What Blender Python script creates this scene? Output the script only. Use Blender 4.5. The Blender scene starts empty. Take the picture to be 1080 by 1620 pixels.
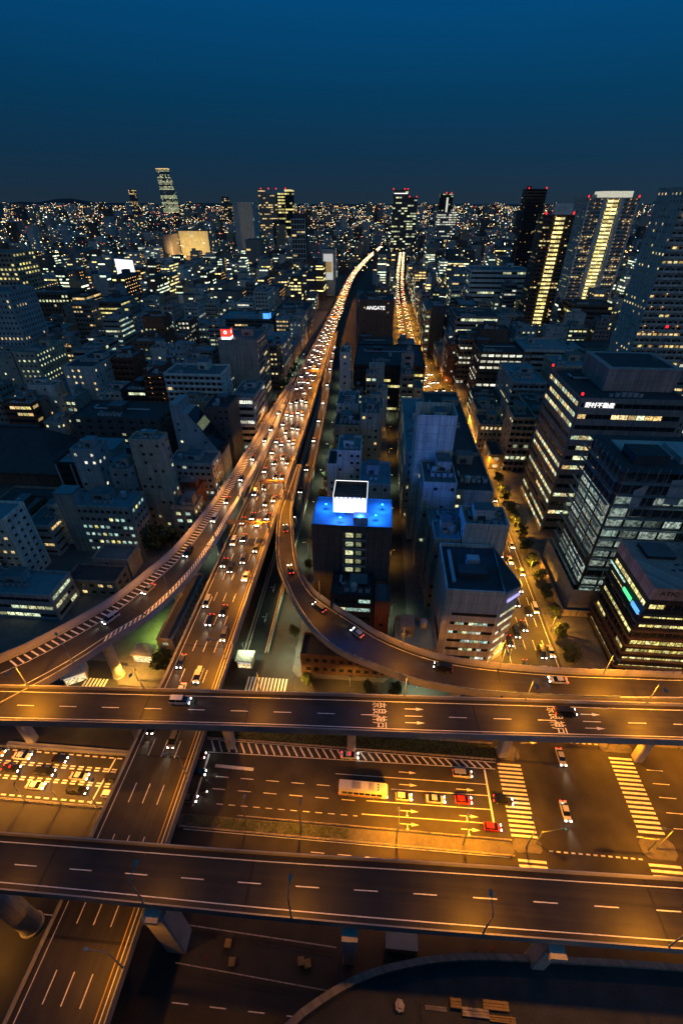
import bpy, bmesh, math, random
from math import radians, sin, cos, pi, sqrt, atan2, hypot

# ------------------------------------------------------------------ camera
sc = bpy.context.scene
cam_data = bpy.data.cameras.new('camera')
cam = bpy.data.objects.new('camera', cam_data)
sc.collection.objects.link(cam)
cam.location = (0, 0, 120)
cam.rotation_euler = (radians(90 - 34.35), 0, radians(4.46))
cam_data.sensor_fit = 'VERTICAL'
cam_data.sensor_height = 36
cam_data.lens = 16
cam_data.clip_start = 1
cam_data.clip_end = 60000
sc.camera = cam

# ------------------------------------------------------------------ dusk sky: sun just set behind the camera
world = bpy.data.worlds.new('World')
sc.world = world
world.use_nodes = True
wn = world.node_tree
wn.nodes.clear()
w_out = wn.nodes.new('ShaderNodeOutputWorld')
w_bg = wn.nodes.new('ShaderNodeBackground')
w_tc = wn.nodes.new('ShaderNodeTexCoord')
w_sep = wn.nodes.new('ShaderNodeSeparateXYZ')
w_ramp = wn.nodes.new('ShaderNodeValToRGB')
for i, (p, c) in enumerate([(0.0, (.0125, .028, .047)), (.06, (.0060, .031, .068)), (.134, (.002, .040, .100)),
                            (.25, (.0008, .062, .184)), (.55, (.004, .078, .195)), (1.0, (.006, .070, .170))]):
    e = w_ramp.color_ramp.elements[i] if i < 2 else w_ramp.color_ramp.elements.new(p)
    e.position = p
    e.color = (*c, 1)
w_dot = wn.nodes.new('ShaderNodeVectorMath'); w_dot.operation = 'DOT_PRODUCT'
w_dot.inputs[1].default_value = (0.88, -0.47, 0.0)     # towards the afterglow in the west
w_az = wn.nodes.new('ShaderNodeMapRange')
w_az.inputs['From Min'].default_value = -1.0
w_az.inputs['From Max'].default_value = 1.0
w_az.inputs['To Min'].default_value = 0.92
w_az.inputs['To Max'].default_value = 1.3
wn.links.new(w_tc.outputs['Generated'], w_sep.inputs[0])
wn.links.new(w_tc.outputs['Generated'], w_dot.inputs[0])
wn.links.new(w_sep.outputs['Z'], w_ramp.inputs['Fac'])
wn.links.new(w_dot.outputs['Value'], w_az.inputs['Value'])
wn.links.new(w_ramp.outputs['Color'], w_bg.inputs['Color'])
wn.links.new(w_az.outputs['Result'], w_bg.inputs['Strength'])
wn.links.new(w_bg.outputs[0], w_out.inputs['Surface'])

sun_data = bpy.data.lights.new('sun', 'SUN')
sun_data.energy = 0.11
sun_data.angle = radians(50)
sun_data.color = (1.0, 0.90, 0.80)
sun = bpy.data.objects.new('sun', sun_data)
sc.collection.objects.link(sun)
sun.rotation_euler = (radians(66), 0, radians(16))

vs = sc.view_settings
vs.view_transform = 'Standard'
vs.look = 'None'
vs.exposure = 0.0
vs.gamma = 1.0
vs.use_curve_mapping = False
sc.cycles.use_denoising = True
sc.cycles.max_bounces = 3
sc.cycles.diffuse_bounces = 1
sc.cycles.glossy_bounces = 2
sc.cycles.transmission_bounces = 2
sc.cycles.transparent_max_bounces = 3
sc.cycles.sample_clamp_indirect = 4.0
sc.cycles.use_light_tree = True

COL = sc.collection
rnd = random.Random(11)
SODIUM = (1.0, 0.335, 0.012)
AMBER = (1.0, 0.46, 0.06)
MERCURY = (0.80, 1.0, 0.58)
COOL = (0.72, 0.92, 1.0)

# ------------------------------------------------------------------ materials
def _nt(name):
    m = bpy.data.materials.new(name)
    m.use_nodes = True
    nt = m.node_tree
    return m, nt, nt.nodes['Principled BSDF']

def mat(name, col, rough=0.75, metal=0.0, var=0.25, scale=0.35, detail_scale=4.0, spec=0.35, bump=0.0, joints=None):
    """plain surface with blotchy wear and fine grain in world space"""
    m, nt, p = _nt(name)
    N, L = nt.nodes, nt.links
    g = N.new('ShaderNodeNewGeometry')
    n1 = N.new('ShaderNodeTexNoise'); n1.inputs['Scale'].default_value = scale; n1.inputs['Detail'].default_value = 3
    n2 = N.new('ShaderNodeTexNoise'); n2.inputs['Scale'].default_value = detail_scale; n2.inputs['Detail'].default_value = 2
    L.new(g.outputs['Position'], n1.inputs['Vector']); L.new(g.outputs['Position'], n2.inputs['Vector'])
    mx = N.new('ShaderNodeMath'); mx.operation = 'ADD'
    L.new(n1.outputs['Fac'], mx.inputs[0]); L.new(n2.outputs['Fac'], mx.inputs[1])
    mr = N.new('ShaderNodeMapRange')
    mr.inputs['From Min'].default_value = 0.6; mr.inputs['From Max'].default_value = 1.4
    mr.inputs['To Min'].default_value = 1 - var; mr.inputs['To Max'].default_value = 1 + var
    L.new(mx.outputs[0], mr.inputs['Value'])
    c = N.new('ShaderNodeVectorMath'); c.operation = 'SCALE'; c.inputs[0].default_value = col
    sc_out = mr.outputs['Result']
    if joints:                      # cladding joints: a fine grid of darker seams, plus rain streaks below them
        sp = N.new('ShaderNodeSeparateXYZ'); L.new(g.outputs['Position'], sp.inputs[0])
        ad = N.new('ShaderNodeMath'); ad.operation = 'ADD'; L.new(sp.outputs['X'], ad.inputs[0]); L.new(sp.outputs['Y'], ad.inputs[1])
        cm = N.new('ShaderNodeCombineXYZ'); L.new(ad.outputs[0], cm.inputs['X']); L.new(sp.outputs['Z'], cm.inputs['Y'])
        br = N.new('ShaderNodeTexBrick'); br.offset = 0.0
        br.inputs['Scale'].default_value = 1.0; br.inputs['Brick Width'].default_value = joints[0]; br.inputs['Row Height'].default_value = joints[1]
        br.inputs['Mortar Size'].default_value = .07; br.inputs['Mortar Smooth'].default_value = .3
        br.inputs['Color1'].default_value = (1, 1, 1, 1); br.inputs['Color2'].default_value = (.86, .86, .86, 1); br.inputs['Mortar'].default_value = (.5, .5, .5, 1)
        L.new(cm.outputs[0], br.inputs['Vector'])
        ms = N.new('ShaderNodeMapping'); ms.inputs['Scale'].default_value = (1.1, .05, 1); L.new(cm.outputs[0], ms.inputs['Vector'])
        n3 = N.new('ShaderNodeTexNoise'); n3.inputs['Scale'].default_value = 1.0; n3.inputs['Detail'].default_value = 3; L.new(ms.outputs[0], n3.inputs['Vector'])
        m3 = N.new('ShaderNodeMapRange'); m3.inputs['From Min'].default_value = .35; m3.inputs['From Max'].default_value = .65; m3.inputs['To Min'].default_value = .68; m3.inputs['To Max'].default_value = 1.1
        L.new(n3.outputs['Fac'], m3.inputs['Value'])
        mm = N.new('ShaderNodeMath'); mm.operation = 'MULTIPLY'; L.new(sc_out, mm.inputs[0]); L.new(br.outputs['Color'], mm.inputs[1])
        m4 = N.new('ShaderNodeMath'); m4.operation = 'MULTIPLY'; L.new(mm.outputs[0], m4.inputs[0]); L.new(m3.outputs[0], m4.inputs[1])
        sc_out = m4.outputs[0]
    L.new(sc_out, c.inputs['Scale'])
    L.new(c.outputs['Vector'], p.inputs['Base Color'])
    p.inputs['Roughness'].default_value = rough
    p.inputs['Metallic'].default_value = metal
    p.inputs['Specular IOR Level'].default_value = spec
    if bump:
        b = N.new('ShaderNodeBump'); b.inputs['Strength'].default_value = bump; b.inputs['Distance'].default_value = 0.05
        L.new(n2.outputs['Fac'], b.inputs['Height']); L.new(b.outputs[0], p.inputs['Normal'])
    return m

def road_mat(name, col, along, rough=0.55):
    """asphalt with wheel-track polish drawn out along the road"""
    m, nt, p = _nt(name)
    N, L = nt.nodes, nt.links
    g = N.new('ShaderNodeNewGeometry')
    mp = N.new('ShaderNodeMapping')
    mp.inputs['Scale'].default_value = (0.012, 1.6, 1) if along == 'x' else ((1.6, 0.012, 1) if along == 'y' else (0.15, 0.15, 1))
    n1 = N.new('ShaderNodeTexNoise'); n1.inputs['Scale'].default_value = 1.0; n1.inputs['Detail'].default_value = 4
    n2 = N.new('ShaderNodeTexNoise'); n2.inputs['Scale'].default_value = 0.22; n2.inputs['Detail'].default_value = 5
    n3 = N.new('ShaderNodeTexNoise'); n3.inputs['Scale'].default_value = 9.0
    L.new(g.outputs['Position'], mp.inputs['Vector']); L.new(mp.outputs[0], n1.inputs['Vector'])
    L.new(g.outputs['Position'], n2.inputs['Vector']); L.new(g.outputs['Position'], n3.inputs['Vector'])
    a = N.new('ShaderNodeMath'); a.operation = 'ADD'; L.new(n1.outputs['Fac'], a.inputs[0]); L.new(n2.outputs['Fac'], a.inputs[1])
    a2 = N.new('ShaderNodeMath'); a2.operation = 'MULTIPLY_ADD'; a2.inputs[1].default_value = 0.5
    L.new(n3.outputs['Fac'], a2.inputs[0]); L.new(a.outputs[0], a2.inputs[2])
    mr = N.new('ShaderNodeMapRange')
    mr.inputs['From Min'].default_value = 0.75; mr.inputs['From Max'].default_value = 1.75
    mr.inputs['To Min'].default_value = 0.40; mr.inputs['To Max'].default_value = 1.65
    L.new(a2.outputs[0], mr.inputs['Value'])
    c = N.new('ShaderNodeVectorMath'); c.operation = 'SCALE'; c.inputs[0].default_value = col
    L.new(mr.outputs['Result'], c.inputs['Scale']); L.new(c.outputs['Vector'], p.inputs['Base Color'])
    r = N.new('ShaderNodeMapRange'); r.inputs['To Min'].default_value = rough - 0.15; r.inputs['To Max'].default_value = rough + 0.2
    L.new(n1.outputs['Fac'], r.inputs['Value']); L.new(r.outputs['Result'], p.inputs['Roughness'])
    p.inputs['Specular IOR Level'].default_value = 0.4
    return m

def glow(name, col, strength):
    m, nt, p = _nt(name)
    p.inputs['Base Color'].default_value = (*[min(.8, c * .5) for c in col], 1)
    p.inputs['Emission Color'].default_value = (*col, 1)
    p.inputs['Emission Strength'].default_value = strength
    m.cycles.emission_sampling = 'NONE'
    return m

def lit_window(name, c1, c2, lo, hi, cell=2.0):
    """a lit room behind glass: every pane its own brightness, uneven furniture and blinds inside"""
    m, nt, p = _nt(name)
    N, L = nt.nodes, nt.links
    oi = N.new('ShaderNodeObjectInfo'); g = N.new('ShaderNodeNewGeometry')
    a = N.new('ShaderNodeMath'); a.operation = 'ADD'; L.new(oi.outputs['Random'], a.inputs[0]); L.new(g.outputs['Random Per Island'], a.inputs[1])
    f = N.new('ShaderNodeMath'); f.operation = 'FRACT'; L.new(a.outputs[0], f.inputs[0])
    b = N.new('ShaderNodeMath'); b.operation = 'MULTIPLY'; b.inputs[1].default_value = 7.31; L.new(f.outputs[0], b.inputs[0])
    f2 = N.new('ShaderNodeMath'); f2.operation = 'FRACT'; L.new(b.outputs[0], f2.inputs[0])
    mix = N.new('ShaderNodeMix'); mix.data_type = 'RGBA'
    mix.inputs[6].default_value = (*c1, 1); mix.inputs[7].default_value = (*c2, 1)
    L.new(f2.outputs[0], mix.inputs[0])
    n = N.new('ShaderNodeTexNoise'); n.inputs['Scale'].default_value = cell; n.inputs['Detail'].default_value = 2
    L.new(g.outputs['Position'], n.inputs['Vector'])
    mr = N.new('ShaderNodeMapRange'); mr.inputs['From Min'].default_value = .35; mr.inputs['From Max'].default_value = .65
    mr.inputs['To Min'].default_value = .2; mr.inputs['To Max'].default_value = 1.4
    L.new(n.outputs['Fac'], mr.inputs['Value'])
    st = N.new('ShaderNodeMapRange'); st.inputs['To Min'].default_value = lo; st.inputs['To Max'].default_value = hi
    L.new(f.outputs[0], st.inputs['Value'])
    mu = N.new('ShaderNodeMath'); mu.operation = 'MULTIPLY'; L.new(mr.outputs[0], mu.inputs[0]); L.new(st.outputs[0], mu.inputs[1])
    L.new(mix.outputs[2], p.inputs['Emission Color']); L.new(mu.outputs[0], p.inputs['Emission Strength'])
    p.inputs['Base Color'].default_value = (.03, .03, .03, 1)
    p.inputs['Roughness'].default_value = 0.2
    m.cycles.emission_sampling = 'NONE'
    return m

M = {}
M['ground'] = road_mat('ground asphalt', (.038, .036, .033), 'both', .7)
M['deck_x'] = road_mat('deck asphalt across', (.031, .028, .024), 'x', .5)
M['deck_y'] = road_mat('deck asphalt along', (.036, .032, .026), 'y', .5)
M['concrete'] = mat('concrete', (.34, .33, .31), .85, var=.3, scale=.25)
M['concrete_dark'] = mat('stained concrete', (.19, .185, .175), .85, var=.35, scale=.2)
M['steel'] = mat('grey green painted steel', (.22, .27, .27), .5, var=.2)
M['steel_dark'] = mat('dark steel', (.05, .055, .06), .5)
M['pave'] = mat('pavement', (.12, .115, .11), .85, var=.3, scale=.4, detail_scale=1.5)
M['soil'] = mat('soil', (.035, .03, .022), .95, var=.4, detail_scale=2)
M['paint'] = mat('white road paint', (.80, .79, .75), .6, var=.25, scale=1.5, detail_scale=6)
M['paint_y'] = mat('yellow road paint', (.62, .40, .08), .6, var=.25)
M['rubber'] = mat('rubber joint', (.018, .018, .018), .6)
M['barrier'] = mat('noise barrier panel', (.42, .40, .40), .6, var=.18, scale=.8)
M['glass'] = mat('dark window glass', (.012, .016, .02), .12, var=.3, spec=.6)
M['frame'] = mat('window frame', (.12, .12, .12), .5)
M['roof'] = mat('roof membrane', (.12, .135, .145), .85, var=.35, scale=.3)
M['roof_dark'] = mat('dark roof felt', (.05, .055, .06), .9, var=.35, scale=.3)
M['roof_blue'] = mat('blue green roof coating', (.13, .22, .25), .7, var=.25)
M['unit'] = mat('rooftop machine casing', (.38, .39, .39), .55, var=.2)
M['louvre'] = mat('dark louvre', (.06, .06, .065), .6)
for nm, c in dict(white=(.62, .62, .60), pale=(.45, .45, .44), grey=(.29, .29, .28), mid=(.20, .20, .20), dark=(.085, .085, .09),
                  brown=(.13, .085, .065), redbrown=(.17, .075, .05), beige=(.40, .36, .29), tan=(.30, .25, .19),
                  black=(.03, .03, .033), bluegrey=(.30, .35, .39), pink=(.36, .28, .27)).items():
    M['w_' + nm] = mat(nm + ' facade', (c[0] * 1.3, c[1] * 1.22, c[2] * 1.1), .75, var=.2, scale=.12, detail_scale=1.2, joints=(2.4, 3.3))
M['l_office'] = lit_window('lit office', (.95, .90, .46), (.80, .95, .60), .28, 1.5)
M['l_yellow'] = lit_window('lit yellow room', (1.0, .82, .22), (1.0, .90, .40), .4, 1.5)
M['l_warm'] = lit_window('lit warm room', (1.0, .62, .20), (1.0, .80, .42), .35, 1.5)
M['l_white'] = lit_window('lit white room', (.95, 1.0, .82), (1.0, .93, .70), .35, 1.4)
M['l_cyan'] = lit_window('lit cool room', (.55, .95, .80), (.75, 1.0, .85), .25, 1.0)
M['l_dim'] = lit_window('dim stair light', (.30, .32, .14), (.22, .28, .16), .25, .8)
M['far_warm'] = lit_window('far warm window', (1.0, .52, .14), (1.0, .78, .36), 2, 22, .05)
M['far_white'] = lit_window('far pale window', (.95, .95, .70), (.70, 1.0, .80), 2, 18, .05)
M['m_warm'] = lit_window('mid warm window', (1.0, .58, .16), (1.0, .82, .40), .8, 3.2)
M['m_white'] = lit_window('mid pale window', (.95, .92, .58), (.75, 1.0, .75), .8, 3.0)
M['m_yellow'] = lit_window('mid yellow window', (1.0, .80, .22), (1.0, .88, .40), .8, 3.0)
M['concrete_pale'] = mat('pale pier concrete', (.46, .45, .42), .8, var=.25, scale=.5)
M['far_red'] = glow('far red lamp', (1.0, .03, .01), 10)
M['far_street'] = glow('far street lamp', (1.0, .50, .13), 22.0)
M['far_cool'] = glow('far cool lamp', (.75, 1.0, .85), 16.0)
M['lamp_lens'] = glow('sodium lens', SODIUM, 22)
M['lamp_cool'] = glow('mercury lens', MERCURY, 14)
M['amber_dot'] = glow('amber corridor lamp', (1.0, .50, .14), 5)
M['head'] = glow('headlight', (1.0, .93, .78), 26)
M['head_far'] = glow('far headlight', (1.0, .72, .34), 9)
M['tail'] = glow('tail light', (1.0, .04, .02), 6)
M['beacon'] = glow('red beacon', (1.0, .012, .012), 3.5)
M['screen'] = glow('white lit billboard', (.93, .93, 1.0), 1.35)
M['sign_white'] = glow('white lit letters', (1.0, .98, .95), 1.7)
M['sign_red'] = glow('red lit sign', (1.0, .06, .03), 1.1)
M['sign_blue'] = glow('blue lit sign', (.08, .35, 1.0), 1.6)
M['sign_green'] = glow('green lit sign', (.10, 1.0, .35), 1.2)
M['sign_violet'] = glow('violet lit sign', (.45, .40, 1.0), 1.3)
M['tyre'] = mat('tyre', (.015, .015, .015), .8)
M['car_glass'] = mat('car glass', (.01, .012, .014), .08, spec=.7)
for nm, c in dict(white=(.75, .75, .73), silver=(.45, .46, .47), black=(.012, .012, .014), red=(.42, .02, .02), navy=(.02, .03, .07),
                  yellow=(.60, .38, .05), grey=(.16, .16, .17)).items():
    M['c_' + nm] = mat('car paint ' + nm, c, .28, var=.04, spec=.6)
M['leaf'] = mat('leaves', (.06, .085, .03), .7, var=.5, scale=.8, detail_scale=3)
M['leaf2'] = mat('dark leaves', (.035, .055, .022), .7, var=.5, scale=.8, detail_scale=3)
M['bark'] = mat('bark', (.07, .05, .035), .9)
M['crane'] = mat('red crane paint', (.42, .04, .03), .5)
M['sheet'] = mat('scaffold sheeting', (.34, .37, .38), .6, var=.3, scale=.3, detail_scale=.9)
M['l_kon'] = lit_window('lit bare floor', (.62, .85, .72), (.80, .95, .80), .10, .6, 1.1)
M['sheet_d'] = mat('black netting', (.03, .03, .035), .8)
M['l_stair'] = lit_window('lit stair', (.75, .72, .36), (.62, .66, .36), .25, .6)
M['sign_dimwhite'] = glow('dim white screen', (.85, .85, .80), .55)
M['timber'] = mat('timber', (.36, .25, .10), .8)

# ------------------------------------------------------------------ mesh helpers
class MB:
    def __init__(s): s.v = []; s.f = []; s.m = []
    def quad(s, a, b, c, d, m=0):
        i = len(s.v); s.v += [a, b, c, d]; s.f.append((i, i + 1, i + 2, i + 3)); s.m.append(m)
    def tri(s, a, b, c, m=0):
        i = len(s.v); s.v += [a, b, c]; s.f.append((i, i + 1, i + 2)); s.m.append(m)
    def box(s, x0, x1, y0, y1, z0, z1, m=0, mt=None):
        i = len(s.v)
        s.v += [(x0, y0, z0), (x1, y0, z0), (x1, y1, z0), (x0, y1, z0), (x0, y0, z1), (x1, y0, z1), (x1, y1, z1), (x0, y1, z1)]
        for q in ((0, 3, 2, 1), (4, 5, 6, 7), (0, 1, 5, 4), (1, 2, 6, 5), (2, 3, 7, 6), (3, 0, 4, 7)):
            s.f.append(tuple(i + k for k in q)); s.m.append(m)
        if mt is not None: s.m[-5] = mt
    def prism(s, poly, z0, z1, m=0, mt=None, z1b=None):
        i = len(s.v); n = len(poly)
        s.v += [(x, y, z0) for x, y in poly] + [(x, y, z1) for x, y in poly]
        for k in range(n):
            s.f.append((i + k, i + (k + 1) % n, i + n + (k + 1) % n, i + n + k)); s.m.append(m)
        s.f.append(tuple(i + n + k for k in range(n))); s.m.append(m if mt is None else mt)
        s.f.append(tuple(i + k for k in reversed(range(n)))); s.m.append(m)
    def tube(s, a, b, r0, r1=None, n=8, m=0):
        r1 = r0 if r1 is None else r1
        dx, dy, dz = (b[k] - a[k] for k in range(3))
        l = sqrt(dx * dx + dy * dy + dz * dz) or 1
        d = (dx / l, dy / l, dz / l)
        t = (0, 0, 1) if abs(d[2]) < .9 else (1, 0, 0)
        p = (d[1] * t[2] - d[2] * t[1], d[2] * t[0] - d[0] * t[2], d[0] * t[1] - d[1] * t[0])
        pl = sqrt(sum(k * k for k in p)); p = tuple(k / pl for k in p)
        q = (d[1] * p[2] - d[2] * p[1], d[2] * p[0] - d[0] * p[2], d[0] * p[1] - d[1] * p[0])
        i = len(s.v)
        for (c, r) in ((a, r0), (b, r1)):
            for k in range(n):
                an = 2 * pi * k / n
                s.v.append(tuple(c[j] + r * (cos(an) * p[j] + sin(an) * q[j]) for j in range(3)))
        for k in range(n):
            s.f.append((i + k, i + (k + 1) % n, i + n + (k + 1) % n, i + n + k)); s.m.append(m)
        s.f.append(tuple(i + n + k for k in range(n))); s.m.append(m)
        s.f.append(tuple(i + k for k in reversed(range(n)))); s.m.append(m)
    def mesh(s, name, mats):
        me = bpy.data.meshes.new(name)
        me.from_pydata(s.v, [], s.f)
        for k in mats: me.materials.append(M[k])
        if len(mats) > 1: me.polygons.foreach_set('material_index', s.m)
        me.update()
        return me

def place(name, me, parent=None, loc=(0, 0, 0), rz=0.0, label=None, cat=None, group=None, kind=None):
    o = bpy.data.objects.new(name, me)
    COL.objects.link(o)
    o.location = loc
    if rz: o.rotation_euler = (0, 0, rz)
    if parent is not None: o.parent = parent
    if label: o['label'] = label
    if cat: o['category'] = cat
    if group: o['group'] = group
    if kind: o['kind'] = kind
    return o

def thing(name, label, cat, loc=(0, 0, 0), rz=0.0, group=None):
    return place(name, None, None, loc, rz, label, cat, group)

_cache = {}
def shared(key, build):
    if key not in _cache: _cache[key] = build()
    return _cache[key]

def box_mesh(w, d, h, mk, centre=True):
    def b():
        m = MB(); m.box(-w / 2, w / 2, -d / 2, d / 2, 0, h); return m.mesh('box', [mk])
    return shared(('box', round(w, 2), round(d, 2), round(h, 2), mk), b)

ORD = ['first', 'second', 'third', 'fourth', 'fifth', 'sixth', 'seventh', 'eighth', 'ninth', 'tenth', 'eleventh', 'twelfth']
def ordinal(n):
    if 1 <= n <= 12: return ORD[n - 1]
    return '%d%s' % (n, 'th' if 10 <= n % 100 <= 20 else {1: 'st', 2: 'nd', 3: 'rd'}.get(n % 10, 'th'))
NUM = 'zero one two three four five six seven eight nine ten eleven twelve thirteen fourteen fifteen sixteen seventeen eighteen nineteen twenty'.split()
def num(n): return NUM[n] if n <= 20 else str(n)

# ------------------------------------------------------------------ ground, pavements
g = MB(); g.quad((-14000, -300, 0), (14000, -300, 0), (14000, 26000, 0), (-14000, 26000, 0))
place('ground', g.mesh('ground', ['ground']), kind='structure', label='dark asphalt ground under the whole city')

def slab(u0, u1, v0, v1, name='pavement', h=.15, mk='pave', label=None):
    m = MB(); c = min(2.0, (u1 - u0) / 4, (v1 - v0) / 4)
    poly = [(u0 + c, v0), (u1 - c, v0), (u1, v0 + c), (u1, v1 - c), (u1 - c, v1), (u0 + c, v1), (u0, v1 - c), (u0, v0 + c)]
    m.prism(poly, 0, h, 0)
    kb = MB()
    kb.prism([(x, y) for x, y in poly], h * .2, h + .004, 0)
    o = place(name, m.mesh(name, [mk]), kind='structure', label=label or 'raised grey paving with kerbs')
    return o
for r in ((-22, 8, 85, 640), (14, 43.5, 88, 285), (61.5, 200, 84, 640), (-330, -66, 86, 640), (-300, -88, 82.5, 85.9),
          (72, 160, 71, 83), (72, 160, 22, 44)):
    slab(*r)
slab(-42, 35.2, 43.2, 45.7, 'median', .22, 'pave')
slab(-41.5, 35.2, 64.2, 67.9, 'planted_median', .3, 'soil')
slab(-18, 41, 70.5, 76.5, 'traffic_island', .15)
slab(35.2, 41.5, 43.9, 46.6, 'traffic_island', .16)
slab(63.6, 71.2, 44.9, 49.2, 'traffic_island', .16)
slab(63.2, 71.5, 68.6, 71.0, 'traffic_island', .16)
slab(35.5, 41.5, 64.4, 68.3, 'traffic_island', .16)
slab(-75, -56, 78, 86.5, 'traffic_island', .16)
slab(-94, -58, 57.8, 59.0, 'median', .5, 'concrete')

# ------------------------------------------------------------------ painted markings on the ground
Z0 = 0.006
def stripe(parent, name, u0, v0, u1, v1, w, mk='paint', z=Z0):
    """one painted stroke from (u0,v0) to (u1,v1)"""
    l = hypot(u1 - u0, v1 - v0)
    def b():
        m = MB(); m.quad((0, -w / 2, 0), (l, -w / 2, 0), (l, w / 2, 0), (0, w / 2, 0)); return m.mesh('stripe', [mk])
    me = shared(('st', round(l, 2), round(w, 2), mk), b)
    return place(name, me, parent, (u0, v0, z), atan2(v1 - v0, u1 - u0))

def crosswalk(label, u0, u1, v0, v1, axis, step, w):
    t = place('crosswalk', None, label=label, kind='structure')
    if axis == 'u':            # bars run along u, set out along v
        v = v0
        while v + w < v1 + .01: stripe(t, 'crosswalk_bar', u0, v + w / 2, u1, v + w / 2, w); v += step
    else:
        u = u0
        while u + w < u1 + .01: stripe(t, 'crosswalk_bar', u + w / 2, v0, u + w / 2, v1, w); u += step
    return t
crosswalk('long crosswalk in front of the red hatchback, white bars', 35.3, 41.2, 47, 64, 'u', 1.0, .5)
crosswalk('long crosswalk on the far side of the avenue', 64.6, 70.4, 50, 67.5, 'u', 1.05, .52)
crosswalk('short crosswalk beside the small traffic island of the avenue', 35.7, 41.8, 40.2, 43.6, 'u', 1.0, .5)
crosswalk('short crosswalk at the far corner under the near viaduct', 64, 70.8, 40.4, 44.6, 'u', 1.05, .52)
crosswalk('crosswalk at the foot of the exit ramp', -35, -22.2, 79, 84, 'v', 1.05, .55)
crosswalk('crosswalk under the curved ramp beside the police box', -84, -76.4, 75.9, 79.8, 'v', 1.05, .55)

rd = place('road_marking', None, label='white lane lines of the wide ground level boulevard', kind='structure')
def dashes(parent, name, u0, u1, v, ln, gap, w=.16, mk='paint', z=Z0, slope=0.0):
    u = u0
    while u < u1:
        stripe(parent, name, u, v + slope * (u - u0), min(u + ln, u1), v + slope * (min(u + ln, u1) - u0), w, mk, z); u += ln + gap
for v in (54.6, 51.7): dashes(rd, 'lane_dash', -36, 2, v, 3.2, 3.2)
for v, a in ((57.6, -6), (55.0, 8), (51.9, 2), (48.9, 1)): stripe(rd, 'lane_line', a, v, 31.6, v + .35, .17)
dashes(rd, 'lane_dash', -34, 0, 48.4, 1.6, 1.4)
stripe(rd, 'stop_line', 31.8, 48.2, 31.8, 61.6, .45)
stripe(rd, 'edge_line', -40, 60.5, 34.5, 61.9, .17); stripe(rd, 'edge_line', -41, 63.9, 35, 63.6, .17)
stripe(rd, 'stop_line', -39.5, 47.5, -39.5, 60, .45); stripe(rd, 'stop_line', -37, 57.2, -27, 57.0, .8)
t = place('hatching', None, label='white hatched band between the boulevard and its planted strip', kind='structure')
u = -40
while u < 34: stripe(t, 'hatch_bar', u, 63.6, u + 1.7, 60.75 + (u + 42) * .0175, .42); u += 2.0
for v in (64.7, 61.4, 58.2, 54.8, 51.5): dashes(rd, 'lane_dash', 73, 130, v, 4, 6)
dashes(rd, 'lane_dash', -10, 34, 40.4, 3, 3); stripe(rd, 'edge_line', -40, 42.6, 34, 42.8, .15)
stripe(rd, 'edge_line', -34, 36.0, 34, 37.0, .15)
for v in (15.5, 12.2): dashes(rd, 'lane_dash', -32, -4, v, 3.0, 4.0)
for v in (33, 29, 25.5): stripe(rd, 'lane_line', -78, v, -58, v, .2)
# avenue: straight at first, then bending towards the expressway
av = place('road_marking', None, label='white lane lines running up the amber lit avenue', kind='structure')
AVL = [(45.5, 85), (45.5, 150), (45.5, 210), (45, 262), (42, 310), (33, 370), (25, 430), (22.5, 500), (22, 600), (22, 740), (25, 900), (34, 1150), (48, 1490)]
for v in (70.0, 44.2): dashes(av, 'guide_dash', 43, 63.5, v + .5, .9, .7, .3)
stripe(av, 'stop_line', 45.5, 88, 60.5, 88, .45)
crosswalk('crosswalk over the avenue near the pale corner building', 45.5, 60.5, 205, 209, 'v', 1.1, .55)
# turning arrows before the stop line
def arrow_mesh(turn):
    m = MB()
    m.quad((0, -.09, 0), (2.6, -.09, 0), (2.6, .09, 0), (0, .09, 0)); m.tri((2.6, -.38, 0), (4.4, 0, 0), (2.6, .38, 0))
    if turn: m.quad((1.6, -.9, 0), (1.8, -.9, 0), (1.8, -.09, 0), (1.6, -.09, 0)); m.tri((1.35, -.9, 0), (1.7, -1.5, 0), (2.05, -.9, 0))
    return m.mesh('arrow', ['paint'])
for uu in (10, 24):
    for v, tn in ((59.3, 0), (56.3, 0), (50.4, 1), (47.6, 1)):
        place('turn_arrow', shared(('arrow', tn), lambda: arrow_mesh(tn)), rd, (uu, v, Z0))
# ------------------------------------------------------------------ elevated expressways
def catmull(pts, n):
    d = [0.0]
    for a, b in zip(pts, pts[1:]): d.append(d[-1] + hypot(b[0] - a[0], b[1] - a[1]))
    out = []
    for k in range(n):
        s = d[-1] * k / (n - 1)
        i = max(j for j in range(len(d) - 1) if d[j] <= s + 1e-6)
        t = (s - d[i]) / max(1e-6, d[i + 1] - d[i])
        p0, p1, p2, p3 = pts[max(0, i - 1)], pts[i], pts[i + 1], pts[min(len(pts) - 1, i + 2)]
        out.append(tuple(.5 * (2 * p1[c] + (p2[c] - p0[c]) * t + (2 * p0[c] - 5 * p1[c] + 4 * p2[c] - p3[c]) * t * t
                               + (3 * p1[c] - p0[c] - 3 * p2[c] + p3[c]) * t ** 3) for c in range(len(p1))))
    return out

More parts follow.
